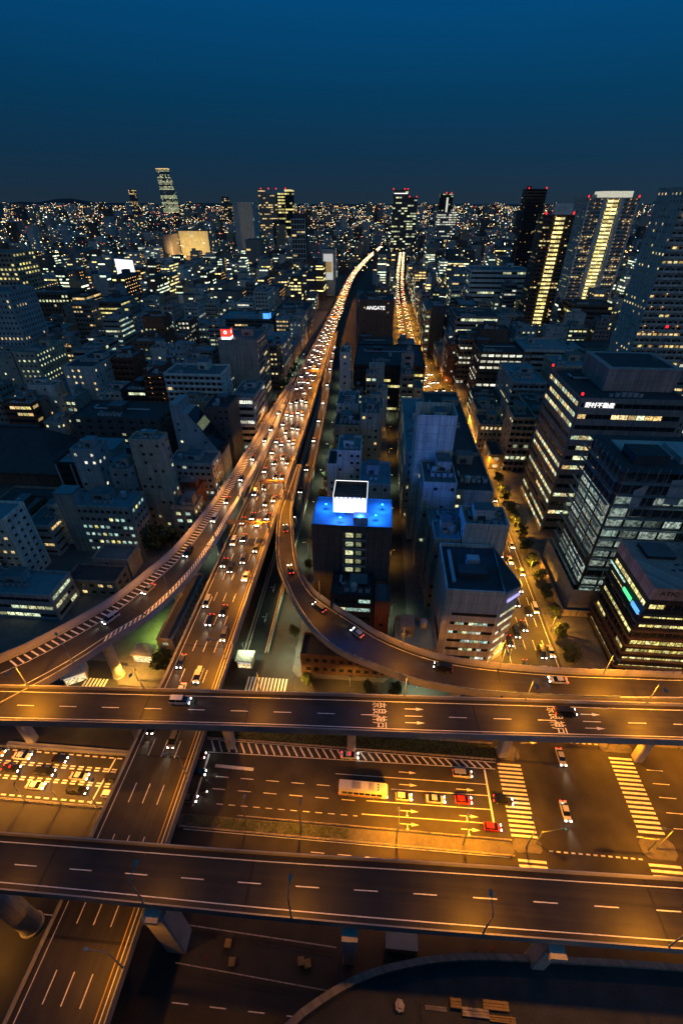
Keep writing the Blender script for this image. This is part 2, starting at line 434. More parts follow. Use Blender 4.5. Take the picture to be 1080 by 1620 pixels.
class Road:
    def __init__(s, Lp, Rp, n=48):
        s.L = catmull(Lp, n); s.R = catmull(Rp, n); s.n = n
        s.z = [(a[2] + b[2]) / 2 for a, b in zip(s.L, s.R)]
        s.c = [((a[0] + b[0]) / 2, (a[1] + b[1]) / 2) for a, b in zip(s.L, s.R)]
        s.d = [0.0]
        for a, b in zip(s.c, s.c[1:]): s.d.append(s.d[-1] + hypot(b[0] - a[0], b[1] - a[1]))
        s.len = s.d[-1]
    def at(s, q, off, dz=0.0):
        q = min(max(q, 0), s.len - 1e-4)
        i = 0
        while s.d[i + 1] < q: i += 1
        t = (q - s.d[i]) / (s.d[i + 1] - s.d[i])
        l = [s.L[i][c] + (s.L[i + 1][c] - s.L[i][c]) * t for c in (0, 1)]
        r = [s.R[i][c] + (s.R[i + 1][c] - s.R[i][c]) * t for c in (0, 1)]
        w = hypot(r[0] - l[0], r[1] - l[1])
        k = (off if off >= 0 else w + off) / w
        return (l[0] + (r[0] - l[0]) * k, l[1] + (r[1] - l[1]) * k, s.z[i] + (s.z[i + 1] - s.z[i]) * t + dz)
    def width(s, q):
        a, b = s.at(q, 0), s.at(q, .001)
        i = min(range(s.n), key=lambda k: abs(s.d[k] - q))
        return hypot(s.R[i][0] - s.L[i][0], s.R[i][1] - s.L[i][1])
    def ang(s, q):
        a, b = s.at(max(0, q - 1.5), 2), s.at(min(s.len, q + 1.5), 2)
        return atan2(b[1] - a[1], b[0] - a[0])
    def strip(s, m, o0, z0, o1, z1, mi=0):
        prev = None
        for k in range(s.n):
            q = s.d[k]
            a, b = s.at(q, o0, z0), s.at(q, o1, z1)
            if prev: m.quad(prev[0], a, b, prev[1], mi)
            prev = (a, b)

avn = Road([(u, v, 0) for u, v in AVL], [(u + 15.5, v, 0) for u, v in AVL], 110)
for off in (3.2, 6.4, 9.6, 12.6):
    q = 6.0
    while q < 470:
        a_, b_ = avn.at(q, off), avn.at(q + 4, off); stripe(av, 'lane_dash', a_[0], a_[1], b_[0], b_[1], .15); q += 10
for off in (.5, -.5):
    m = MB(); avn.strip(m, off, .007, off + .15 if off > 0 else off - .15, .007); place('edge_line', m.mesh('edge_line', ['paint']), av)

def viaduct(name, label, Lp, Rp, surf, n=48, girder=True, wall_l=1.0, wall_r=1.0, depth=2.0):
    r = Road(Lp, Rp, n)
    root = thing(name, label, 'elevated road', (r.c[0][0], r.c[0][1], 0))
    off = (-r.c[0][0], -r.c[0][1], 0)
    def add(nm, m, mats):
        return place(nm, m.mesh(nm, mats), root, off)
    d = MB(); r.strip(d, .0, 0, -.0001, 0)
    add('deck', d, [surf])
    for nm, a, b, h in (('parapet', -.25, .2, wall_l), ('parapet', -.2, .0, wall_r)):
        m = MB()
        if a == -.25: seq = [(.25, 0), (.22, h), (.0001, h), (.0001, -1.3), (.6, -1.5)]
        else: seq = [(-.25, 0), (-.22, h), (-.0001, h), (-.0001, -1.3), (-.6, -1.5)]
        for p, q in zip(seq, seq[1:]): r.strip(m, p[0], p[1], q[0], q[1])
        add(nm, m, ['concrete'])
    if girder:
        m = MB()
        for p, q in zip([(.3, -.7), (1.4, -depth), (-1.4, -depth), (-.3, -.7)], [(1.4, -depth), (-1.4, -depth), (-.3, -.7)]):
            r.strip(m, p[0], p[1], q[0], q[1])
        add('girder', m, ['steel'])
    r.root = root; r.off = off; r.depth = depth
    return r

def on_deck(r, nm, me, q, off, dz=0.0, rz=None):
    x, y, z = r.at(q, off, dz)
    return place(nm, me, r.root, (x + r.off[0], y + r.off[1], z), r.ang(q) if rz is None else rz)

def deck_dashes(r, off, q0, q1, ln=4.0, gap=6.0, w=.17, mk='paint', nm='lane_dash'):
    def b():
        m = MB(); m.quad((-ln / 2, -w / 2, 0), (ln / 2, -w / 2, 0), (ln / 2, w / 2, 0), (-ln / 2, w / 2, 0)); return m.mesh('dash', [mk])
    me = shared(('dash', ln, w, mk), b)
    q = q0
    while q < q1: on_deck(r, nm, me, q, off, .012); q += ln + gap

def deck_line(r, off, w=.16, mk='paint', nm='edge_line'):
    m = MB(); r.strip(m, off, .011, off + w if off > 0 else off - w, .011)
    place(nm, m.mesh(nm, [mk]), r.root, r.off)

def joints(r, qs, w=.45):
    for q in qs:
        W = r.width(q) - .6
        me = shared(('joint', round(W, 1), w), lambda: (lambda m: (m.quad((-w / 2, -W / 2, 0), (w / 2, -W / 2, 0), (w / 2, W / 2, 0), (-w / 2, W / 2, 0)), m.mesh('joint', ['rubber']))[1])(MB()))
        on_deck(r, 'expansion_joint', me, q, W / 2 + .3, .008)

def pier(r, q, off, kind='rect', size=2.6, cap=None):
    x, y, z = r.at(q, off)
    top = z - r.depth - .02
    m = MB()
    if kind == 'round':
        m.tube((0, 0, 0), (0, 0, top - 1.2), size / 2, size / 2, 20)
        m.tube((0, 0, 0.0), (0, 0, .5), size / 2 + .3, size / 2 + .3, 20)
    else:
        c = size / 2; k = .25
        m.prism([(-c + k, -c), (c - k, -c), (c, -c + k), (c, c - k), (c - k, c), (-c + k, c), (-c, c - k), (-c, -c + k)], 0, top - 1.2)
    W = (cap or r.width(q) * .62) / 2
    m.prism([(-1.3, -W), (1.3, -W), (1.3, W), (-1.3, W)], top - 1.2, top)
    return place('pier', m.mesh('pier', ['concrete_pale']), r.root, (x + r.off[0], y + r.off[1], 0), r.ang(q))

def panels(r, side, h, ln, q0, q1, mk='barrier'):
    """noise barrier: separate panels between slim posts"""
    def b():
        m = MB(); m.box(-ln / 2 + .05, ln / 2 - .05, -.05, .05, 0, h); m.box(-ln / 2 - .05, -ln / 2 + .05, -.09, .09, 0, h + .08); return m.mesh('panel', [mk])
    me = shared(('panel', ln, h, mk), b)
    q = q0
    while q < q1: on_deck(r, 'barrier_panel', me, q, .12 if side == 'l' else -.12, .98); q += ln

# near viaduct across the foot of the picture, and its twin behind
near = viaduct('elevated_expressway', 'near elevated two-lane expressway crossing the foot of the picture',
               [(-150, 29.5, 23), (-63, 31.1, 23), (-18, 31.8, 23), (13, 32.6, 23), (56, 33.6, 23), (150, 36, 23)],
               [(-150, 22.0, 23), (-60, 22.9, 23), (-16, 23.0, 23), (12, 23.3, 23), (52, 24.1, 23), (150, 26, 23)], 'deck_x')
far = viaduct('elevated_expressway', 'second elevated expressway with painted place names, behind the near one',
              [(-150, 57, 23), (-78, 60.9, 23), (-26, 63.5, 23), (16, 65.4, 23), (74, 68.0, 23), (150, 71.5, 23)],
              [(-150, 48, 23), (-81, 51.7, 23), (-24, 54.7, 23), (15, 56.2, 23), (70, 58.9, 23), (150, 62.5, 23)], 'deck_x')
for r, o in ((near, 4.45), (far, 4.7)):
    deck_line(r, 1.15); deck_line(r, -1.15)
    deck_dashes(r, o, 42, 262)
joints(near, (96, 132, 200, 232)); joints(far, (66, 100, 124, 176, 226))
for q, k, sz in ((86, 'round', 3.8), (116, 'rect', 3.8), (149.5, 'rect', 2.4), (183, 'rect', 2.6), (215, 'rect', 2.6)): pier(near, q, near.width(q) - .9, k, sz, 5.0)
for q in (62, 92, 116, 148, 187, 222): pier(far, q, .4, 'rect', 2.2, 5.0)

main = viaduct('elevated_expressway', 'wide four-lane elevated expressway running straight to the horizon',
               [(-53.8, -10, 13), (-53.8, 60, 13), (-54, 120, 13), (-54.4, 200, 13), (-56.5, 273, 13), (-58, 360, 13), (-56, 593, 13), (-56, 852, 13), (-47, 1035, 13), (-33, 1228, 13), (-8, 1500, 13)],
               [(-37.8, -10, 13), (-37.9, 60, 13), (-38.1, 120, 13), (-38.4, 200, 13), (-39.0, 273, 13), (-41, 360, 13), (-44.5, 593, 13), (-44.5, 852, 13), (-36, 1035, 13), (-21.5, 1228, 13), (4, 1500, 13)], 'deck_y', 90)
deck_line(main, 1.2); deck_line(main, -2.0, .17, 'paint_y'); deck_line(main, -1.2)
for o in (4.5, 7.6, 10.8): deck_dashes(main, o, 4, 360, 4, 6)
joints(main, [30 + 32 * k for k in range(12)])
for q in range(30, 460, 36): pier(main, q, 8, 'rect', 3.0)
panels(main, 'r', 1.2, 2.0, 95, 330)

lramp = viaduct('elevated_ramp', 'curved ramp with zebra shoulders sweeping off to join the straight expressway',
                [(-97, 63.5, 22.4), (-92.3, 68.0, 22.3), (-86.2, 73.9, 22.2), (-75.4, 88.7, 21.8), (-69.9, 102.6, 21.2), (-66.1, 115.5, 20.5), (-64.0, 135.1, 19.5), (-62.6, 161.7, 18.0), (-62.4, 208.6, 15.6), (-62.2, 264.2, 13.9), (-58.8, 340, 13.06)],
                [(-89, 51.4, 22.4), (-84.3, 56.2, 22.3), (-74.8, 66.9, 22.0), (-67.6, 78.2, 21.7), (-61.8, 86.8, 21.4), (-57.0, 102.5, 20.8), (-55.2, 117.5, 20.0), (-54.2, 140.7, 18.8), (-54.2, 167.4, 17.5), (-54.3, 227.5, 15.0), (-56.2, 268, 13.9), (-57.6, 340, 13.06)], 'deck_x', 70)
rramp = viaduct('elevated_ramp', 'narrow curved ramp bending round the blue-roofed block',
                [(-34.5, 196, 13.03), (-33.6, 170, 13.1), (-31.9, 152, 13.5), (-25.1, 121.6, 15.0), (-18.5, 106.7, 16.0), (-11.6, 99.4, 16.8), (-3.5, 92.9, 17.5), (3.9, 86.9, 18.2), (14.0, 81.6, 19.0), (23.6, 78.6, 19.8), (35.9, 76.9, 20.6), (51.1, 76.3, 21.2), (66.4, 76.6, 21.6), (90, 77.5, 22), (150, 82, 22.4)],
                [(-37.9, 196, 13.03), (-37.9, 170, 13.1), (-37.6, 150, 13.6), (-32.8, 122.4, 14.8), (-27.3, 109.0, 15.6), (-21.2, 97.3, 16.4), (-14.1, 87.3, 17.2), (-6.3, 80.6, 18.0), (4.0, 75.7, 18.8), (12.0, 72.3, 19.4), (22.6, 70.0, 20.2), (32.1, 69.0, 20.8), (50, 68.9, 21.3), (66, 69.6, 21.6), (90, 70.9, 22), (150, 74, 22.4)], 'deck_x', 70)
xramp = viaduct('exit_ramp', 'narrow exit ramp coming down to the street beside the straight expressway',
                [(-38.6, 93, .25), (-38.3, 130, 1.9), (-38.0, 194, 4.6), (-38.8, 300, 9.2), (-41.3, 380, 12.7), (-43.2, 470, 13.06)],
                [(-30.8, 93, .25), (-30.6, 130, 1.9), (-30.0, 194, 4.6), (-32.4, 300, 9.2), (-36.3, 380, 12.7), (-40.5, 470, 13.06)], 'deck_y', 50, False)
def zebra(r, o0, o1, q0, q1, step, w, slant):
    q = q0
    while q < q1:
        a, b = r.at(q, o0), r.at(q + slant, o1)
        stripe(r.root, 'zebra_stripe', a[0] + r.off[0], a[1] + r.off[1], b[0] + r.off[0], b[1] + r.off[1], w, 'paint', a[2] + .03)
        q += step
zebra(lramp, .6, 3.6, 8, 262, 1.7, .42, 1.6)
zebra(lramp, -.6, -2.5, 30, 225, 1.45, .4, 1.6)
deck_line(lramp, 3.7); deck_line(lramp, -2.6)
panels(lramp, 'l', 1.9, 2.2, 6, 270)
deck_line(rramp, 1.0); deck_line(rramp, -1.0)
panels(rramp, 'l', 1.3, 2.0, 40, 210)
panels(rramp, 'r', .55, 2.0, 60, 190, 'steel')
deck_line(xramp, .9); deck_line(xramp, -.9)
for q, o in ((30, 5), (58, 4.5), (92, 4.5), (130, 4), (170, 4)): pier(lramp, q, o, 'round', 3.0)
for q in (75, 112, 150, 190): pier(rramp, q, 3.6, 'round', 2.6)
joints(lramp, (40, 74, 110)); joints(rramp, (110, 160))
# painted arrows and box on the exit ramp
for q in (16, 30): on_deck(xramp, 'turn_arrow', shared(('arrow', 1), lambda: arrow_mesh(1)), q, 3.9, .03, -pi / 2)

# road lettering on the second viaduct (reads for traffic heading to the right)
def letters(txt, size, depth, mk, parent, loc, rot, nm='lettering', sx=1.0, align='CENTER'):
    c = bpy.data.curves.new(nm, 'FONT'); c.body = txt; c.size = size; c.extrude = depth
    c.align_x = align; c.align_y = 'CENTER'; c.materials.append(M[mk])
    tmp = bpy.data.objects.new('tmp', c); COL.objects.link(tmp)
    bpy.context.view_layer.update()
    me = bpy.data.meshes.new_from_object(tmp.evaluated_get(bpy.context.evaluated_depsgraph_get()))
    bpy.data.objects.remove(tmp)
    if not me.materials: me.materials.append(M[mk])
    o = place(nm, me, parent, loc); o.rotation_euler = rot; o.scale = (sx, 1, 1)
    return o
for q, arrows in ((154, 1), (194, 1)):
    ang = far.ang(q)
    for off, tx in ((2.95, '奈良'), (6.3, '神戸')):
        x, y, z = far.at(q, off, .014)
        letters(tx, 3.6, 0, 'paint', far.root, (x + far.off[0], y + far.off[1], z), (0, 0, ang - pi / 2), sx=.42)
        on_deck(far, 'lane_arrow', shared(('arrow', 0), lambda: arrow_mesh(0)), q + 6, off, .014)

# overhead sign gantries on the straight expressway
def gantry(q, r, label, o0, o1):
    a, b = r.at(q, o0), r.at(q, o1)
    t = thing('sign_gantry', label, 'gantry', (a[0], a[1], a[2]), 0, 'gantries over the straight expressway')
    m = MB(); w = b[0] - a[0]
    m.box(-.25, .25, -.25, .25, 0, 6.5)
    pm = m.mesh('post', ['steel_dark'])
    for k in (0, w): place('post', pm, t, (k, 0, 0))
    m = MB()
    m.box(-.3, w + .3, -.5, -.3, 5.6, 5.9); m.box(-.3, w + .3, .3, .5, 5.6, 5.9); m.box(-.3, w + .3, -.5, -.3, 6.6, 6.9); m.box(-.3, w + .3, .3, .5, 6.6, 6.9)
    k = 0.0
    while k < w: m.tube((k, -.4, 5.7), (k + 1, -.4, 6.8), .08, n=5); m.tube((k, .4, 6.8), (k + 1, .4, 5.7), .08, n=5); m.box(k - .05, k + .05, -.5, .5, 6.7, 6.8); k += 1.0
    place('truss', m.mesh('truss', ['tan_steel']), t)
M['tan_steel'] = mat('tan painted steel', (.30, .19, .11), .5)
gantry(147, main, 'brown sign gantry over all lanes before the ramp splits off', .1, 15.6)
gantry(178, main, 'brown sign gantry standing where the narrow curved ramp leaves', 5.6, 15.8)
gantry(335, main, 'farther sign gantry over the expressway near the ramp merge', .1, 16.5)
gantry(520, main, 'small far sign gantry over the expressway', .1, 13)
gantry(640, main, 'second far sign gantry over the expressway', .1, 12)

# ------------------------------------------------------------------ street lamps (each carries its own light)
LK = 3.0
def lamp(label, x, y, z, rz, h, arm, col, power, lens='lamp_lens', group='street lamps', real=True, tilt=0.0, head=1.0):
    t = thing('street_lamp', label, 'street lamp', (x, y, z), rz, group)
    def pole():
        m = MB(); m.tube((0, 0, 0), (0, 0, .5), .2, .17, 8); m.tube((0, 0, .5), (0, 0, h - .6), .13, .08, 8)
        m.tube((0, 0, h - .6), (arm * .4, 0, h - .1), .08, .06, 6); m.tube((arm * .4, 0, h - .1), (arm, 0, h), .06, .05, 6)
        return m.mesh('pole', ['steel'])
    place('pole', shared(('pole', h, arm), pole), t)
    def hd():
        m = MB(); a = .5 * head; m.prism([(-a, -.16), (-a * .4, -.24), (a * .7, -.24), (a, -.1), (a, .1), (a * .7, .24), (-a * .4, .24), (-a, .16)], 0, .2)
        return m.mesh('lamp_head', ['steel'])
    place('lamp_head', shared(('head', head), hd), t, (arm + .2, 0, h - .05))
    def ln():
        m = MB(); m.box(-.32, .32, -.17, .17, -.06, -.01); return m.mesh('lens', [lens])
    place('lens', shared(('lens', lens), ln), t, (arm + .2, 0, h - .05))
    if real:
        L = shared(('light', col, power), lambda: bpy.data.lights.new('lamp_light', 'SPOT'))
        L.energy = power * LK; L.color = col; L.spot_size = radians(150); L.spot_blend = .6; L.shadow_soft_size = .25
        lo = place('lamp_light', L, t, (arm + .2, 0, h - .3))
    return t

S = SODIUM
for i, u in enumerate((-35, -10, 21, 49, 76, -62)):
    x, y, z = near.at(u + 150, -.25)
    lamp('tall lamp on the near viaduct, %s along its near parapet' % ordinal(i + 1), x, y, z + 1, pi / 2, 9, 2.2, S, (700, 1300, 3000, 4000, 3600, 700)[i], group='lamps on the near viaduct')
for i, u in enumerate((-80, -52, -24, 10, 38, 66, 92)):
    x, y, z = far.at(u + 150, .25)
    lamp('lamp on the far parapet of the second viaduct, %s from its curved-ramp end' % ordinal(i + 1), x, y, z + 1, -pi / 2, 8, 2.0, S, (6000, 2200, 1500, 3000, 3600, 4600, 4600)[i], group='lamps on the second viaduct')
for i in range(24):
    q = 27 + i * 30.5
    x, y, z = main.at(q, -.25)
    lamp('lamp on the straight expressway, %s from the camera' % ordinal(i + 1), x, y, z + .9, main.ang(q) + pi / 2, 9.5, 3.0, S, 1600 if i < 2 else 6000, group='lamps along the straight expressway')
for i, q in enumerate((22, 52, 82, 112, 142, 172, 202, 232)):
    x, y, z = lramp.at(q, -.3)
    lamp('lamp on the zebra-shouldered ramp, %s from its low end' % ordinal(9 - i - 1), x, y, z + 1, lramp.ang(q) + pi / 2, 8.5, 2.5, (1, .37, .06), (1200, 2200, 3000, 4200, 4600, 4800, 4800, 4800)[i], group='lamps on the zebra-shouldered ramp')
for i, q in enumerate((40, 70, 100, 132, 158, 184, 212)):
    x, y, z = rramp.at(q, .3)
    lamp('lamp on the narrow curved ramp, %s from the straight expressway' % ordinal(i + 1), x, y, z + 1, rramp.ang(q) - pi / 2, 8, 2.0, S, (2600, 1500, 1000, 1500, 3200, 5200, 5600)[i], group='lamps on the narrow curved ramp')
# boulevard
for i, (u, v, p) in enumerate(((-25.5, 44.5, 800), (-12.8, 44.5, 2800), (9, 44.5, 8500), (24, 44.5, 8000), (38, 45, 4200))):
    lamp('lamp on the boulevard median, %s from the wide expressway' % ordinal(i + 1), u, v, .2, pi / 2, 9, 2, (1, .315, .008), p, group='lamps on the boulevard median')
for i, (u, v, rz, p) in enumerate(((67, 47, pi, 4000), (67.5, 69.6, pi, 5600), (38.5, 67, 0, 2200), (84, 70.8, -pi / 2, 5200), (84, 44, pi / 2, 3000), (100, 70.8, -pi / 2, 3000), (68, 38, pi, 1800))):
    lamp('lamp at the avenue crossing, on %s' % ('the island by the planted pad', 'the far paved island', 'the hatched island', 'the far kerb', 'the near kerb', 'the far kerb, second along', 'the corner below the near viaduct')[i], u, v, .15, rz, 10, 2, (1, .315, .008), p, group='lamps at the avenue crossing')
for i, (u, v, p) in enumerate(((-90, 45.4, 3600), (-80, 45.4, 3600), (-71, 45.4, 3200), (-62, 45.4, 2000))):
    lamp('lamp over the queueing cars, %s from the frame edge' % ordinal(i + 1), u, v, .2, pi / 2, 8, 2.2, (1, .36, .04), p, group='lamps over the queue of cars')
for i, (u, v, rz, c, p) in enumerate(((-68, 80, pi, AMBER, 5000), (-79, 72.5, pi / 2, (1, .5, .06), 1800), (-38, 91, 0, MERCURY, 800), (-21.5, 92, pi, MERCURY, 1500), (-20, 78, pi / 2, AMBER, 2600), (16, 84, -pi / 2, MERCURY, 2200), (-4, 83, -pi / 2, AMBER, 1200), (-63, 97, pi, (.62, 1, .12), 4000), (-70, 18.5, 0, (1, .36, .02), 800))):
    lamp('side street lamp near %s' % ('the leafy corner tree', 'the small police box', 'the exit ramp foot', 'the low dark block', 'the corner railing', 'the narrow ramp pier', 'the ground trees', 'the low flats under the ramp', 'the round pier under the near viaduct')[i], u, v, .15, rz, 7, 1.4, c, p, 'lamp_lens' if c is AMBER else 'lamp_cool', 'side street lamps')
# avenue lamps on both kerbs
for i in range(22):
    for sd in (0, 1):
        q = 10 + i * 28 + sd * 14
        x, y, z = avn.at(q, -.2 if sd else .2)
        lamp('amber avenue lamp, %s up the %s kerb' % (ordinal(i + 1), 'tower-side' if sd else 'block-side'), x + (1.1 if sd else -1.1), y, .15, avn.ang(q) + (pi / 2 if sd else -pi / 2), 8.5, 1.8, (1, .40, .03), 6500, group='amber lamps up the avenue')
# streets on either side of the expressway
for i in range(10):
    v = 112 + i * 30
    lamp('pale street lamp beside the exit ramp, %s up the street' % ordinal(i + 1), -24.5, v, .15, pi, 7, 1.5, MERCURY, 900, 'lamp_cool', 'pale lamps beside the exit ramp')
    lamp('pale street lamp under the zebra-shouldered ramp, %s up the street' % ordinal(i + 1), -67.5, v + 30, .15, 0, 7, 1.5, MERCURY, 1000, 'lamp_cool', 'pale lamps under the ramp')
    lamp('alley lamp between the mid-rise blocks, %s up' % ordinal(i + 1), 8.6, v, .15, 0, 5.5, 1.0, AMBER if i % 3 else MERCURY, 420, 'lamp_lens' if i % 3 else 'lamp_cool', 'alley lamps')

# ------------------------------------------------------------------ buildings
FACES = {'f': (0, lambda s, hw, hd: (-hw + s, -hd), (0, -1)), 'r': (pi / 2, lambda s, hw, hd: (hw, -hd + s), (1, 0)),
         'l': (-pi / 2, lambda s, hw, hd: (-hw, hd - s), (-1, 0)), 'b': (pi, lambda s, hw, hd: (hw - s, hd), (0, 1))}
FOOT = []            # footprints already taken

def lit_rows(R, fl, n, lit):
    rows = []
    for k in range(fl):
        p = min(.97, lit * R.choice((0, .3, .8, 1.2, 1.7, 2.3)))
        row = []; on = R.random() < p; 
        for c in range(n):
            if R.random() < .35: on = R.random() < p
            row.append(on)
        rows.append(row)
    return rows

def pane_mesh(w, h, mk):
    def b():
        m = MB(); m.box(-w / 2, w / 2, -.06, .0, -h / 2, h / 2); return m.mesh('window', [mk])
    return shared(('pane', round(w, 2), round(h, 2), mk), b)

def rooftop(R, roof, W, D, h, kit, wall, join):
    """plant on the roof: lift house, machines, tank, mast"""
    items = []
    hw, hd = W / 2 - 1.2, D / 2 - 1.2
    if hw < 1.5 or hd < 1.5: return
    def put(nm, mb, mats): items.append((nm, mb, mats))
    if kit >= 1:
        pw, pd, ph = min(hw * 1.1, R.uniform(4, 9)), min(hd * 1.1, R.uniform(4, 8)), R.uniform(2.6, 4.6)
        cx, cy = R.uniform(-1, 1) * max(0, hw - pw / 2), R.uniform(.0, 1) * max(0, hd - pd / 2)
        m = MB(); m.box(cx - pw / 2, cx + pw / 2, cy - pd / 2, cy + pd / 2, h + .03, h + ph, 0, 1)
        m.box(cx - pw / 2 - .15, cx + pw / 2 + .15, cy - pd / 2 - .15, cy + pd / 2 + .15, h + ph - .35, h + ph + .12, 0, 1)
        m.box(cx - pw * .3, cx + pw * .1, cy - pd / 2 - .06, cy - pd / 2 + .02, h + .4, h + 2.3, 2)
        put('penthouse', m, [wall, 'roof', 'louvre'])
    n = {0: 0, 1: R.randint(2, 5), 2: R.randint(6, 10), 3: R.randint(12, 18)}[kit]
    ay = -hd * R.uniform(.2, .9); ax = -hw * R.uniform(.3, .95)
    for k in range(n):
        m = MB(); s = R.uniform(.8, 1.3)
        x = ax + (k % 6) * 2.1; y = ay + (k // 6) * 2.4
        if x > hw or y > hd: continue
        m.box(x, x + 1.3 * s, y, y + .9 * s, h + .12, h + 1.5 * s, 0); m.box(x + .1, x + 1.2 * s, y + .1, y + .8 * s, h + 1.5 * s, h + 1.56 * s, 1)
        m.box(x - .08, x + 1.3 * s + .08, y + .3, y + .45, h + .02, h + .12, 1)
        put('air_conditioner', m, ['unit', 'louvre'])
    if kit >= 1 and R.random() < .6:
        m = MB(); x, y = R.uniform(-hw, hw) * .7, R.uniform(-hd, hd) * .7
        m.tube((x, y, h + .8), (x, y, h + 2.9), 1.1, 1.1, 12); m.tube((x, y, h + 2.9), (x, y, h + 3.2), 1.1, .3, 12)
        for dx in (-.7, .7):
            for dy in (-.7, .7): m.box(x + dx - .08, x + dx + .08, y + dy - .08, y + dy + .08, h + .02, h + .8)
        put('water_tank', m, ['unit'])
    if kit >= 2:
        m = MB(); y = hd * R.uniform(-.4, .6); m.box(-hw * .8, hw * .6, y, y + .7, h + .3, h + .9); m.box(-hw * .8, -hw * .8 + .7, y, min(hd, y + 5), h + .3, h + .9)
        put('duct', m, ['unit'])
    if kit >= 1 and R.random() < .35:
        m = MB(); x, y = R.uniform(-hw, hw) * .8, R.uniform(-hd, hd) * .8; m.tube((x, y, h), (x, y, h + R.uniform(5, 9)), .09, .04, 5); put('mast', m, ['steel'])
    if join:
        return items
    for nm, m, mats in items: place(nm, m.mesh(nm, mats), roof)

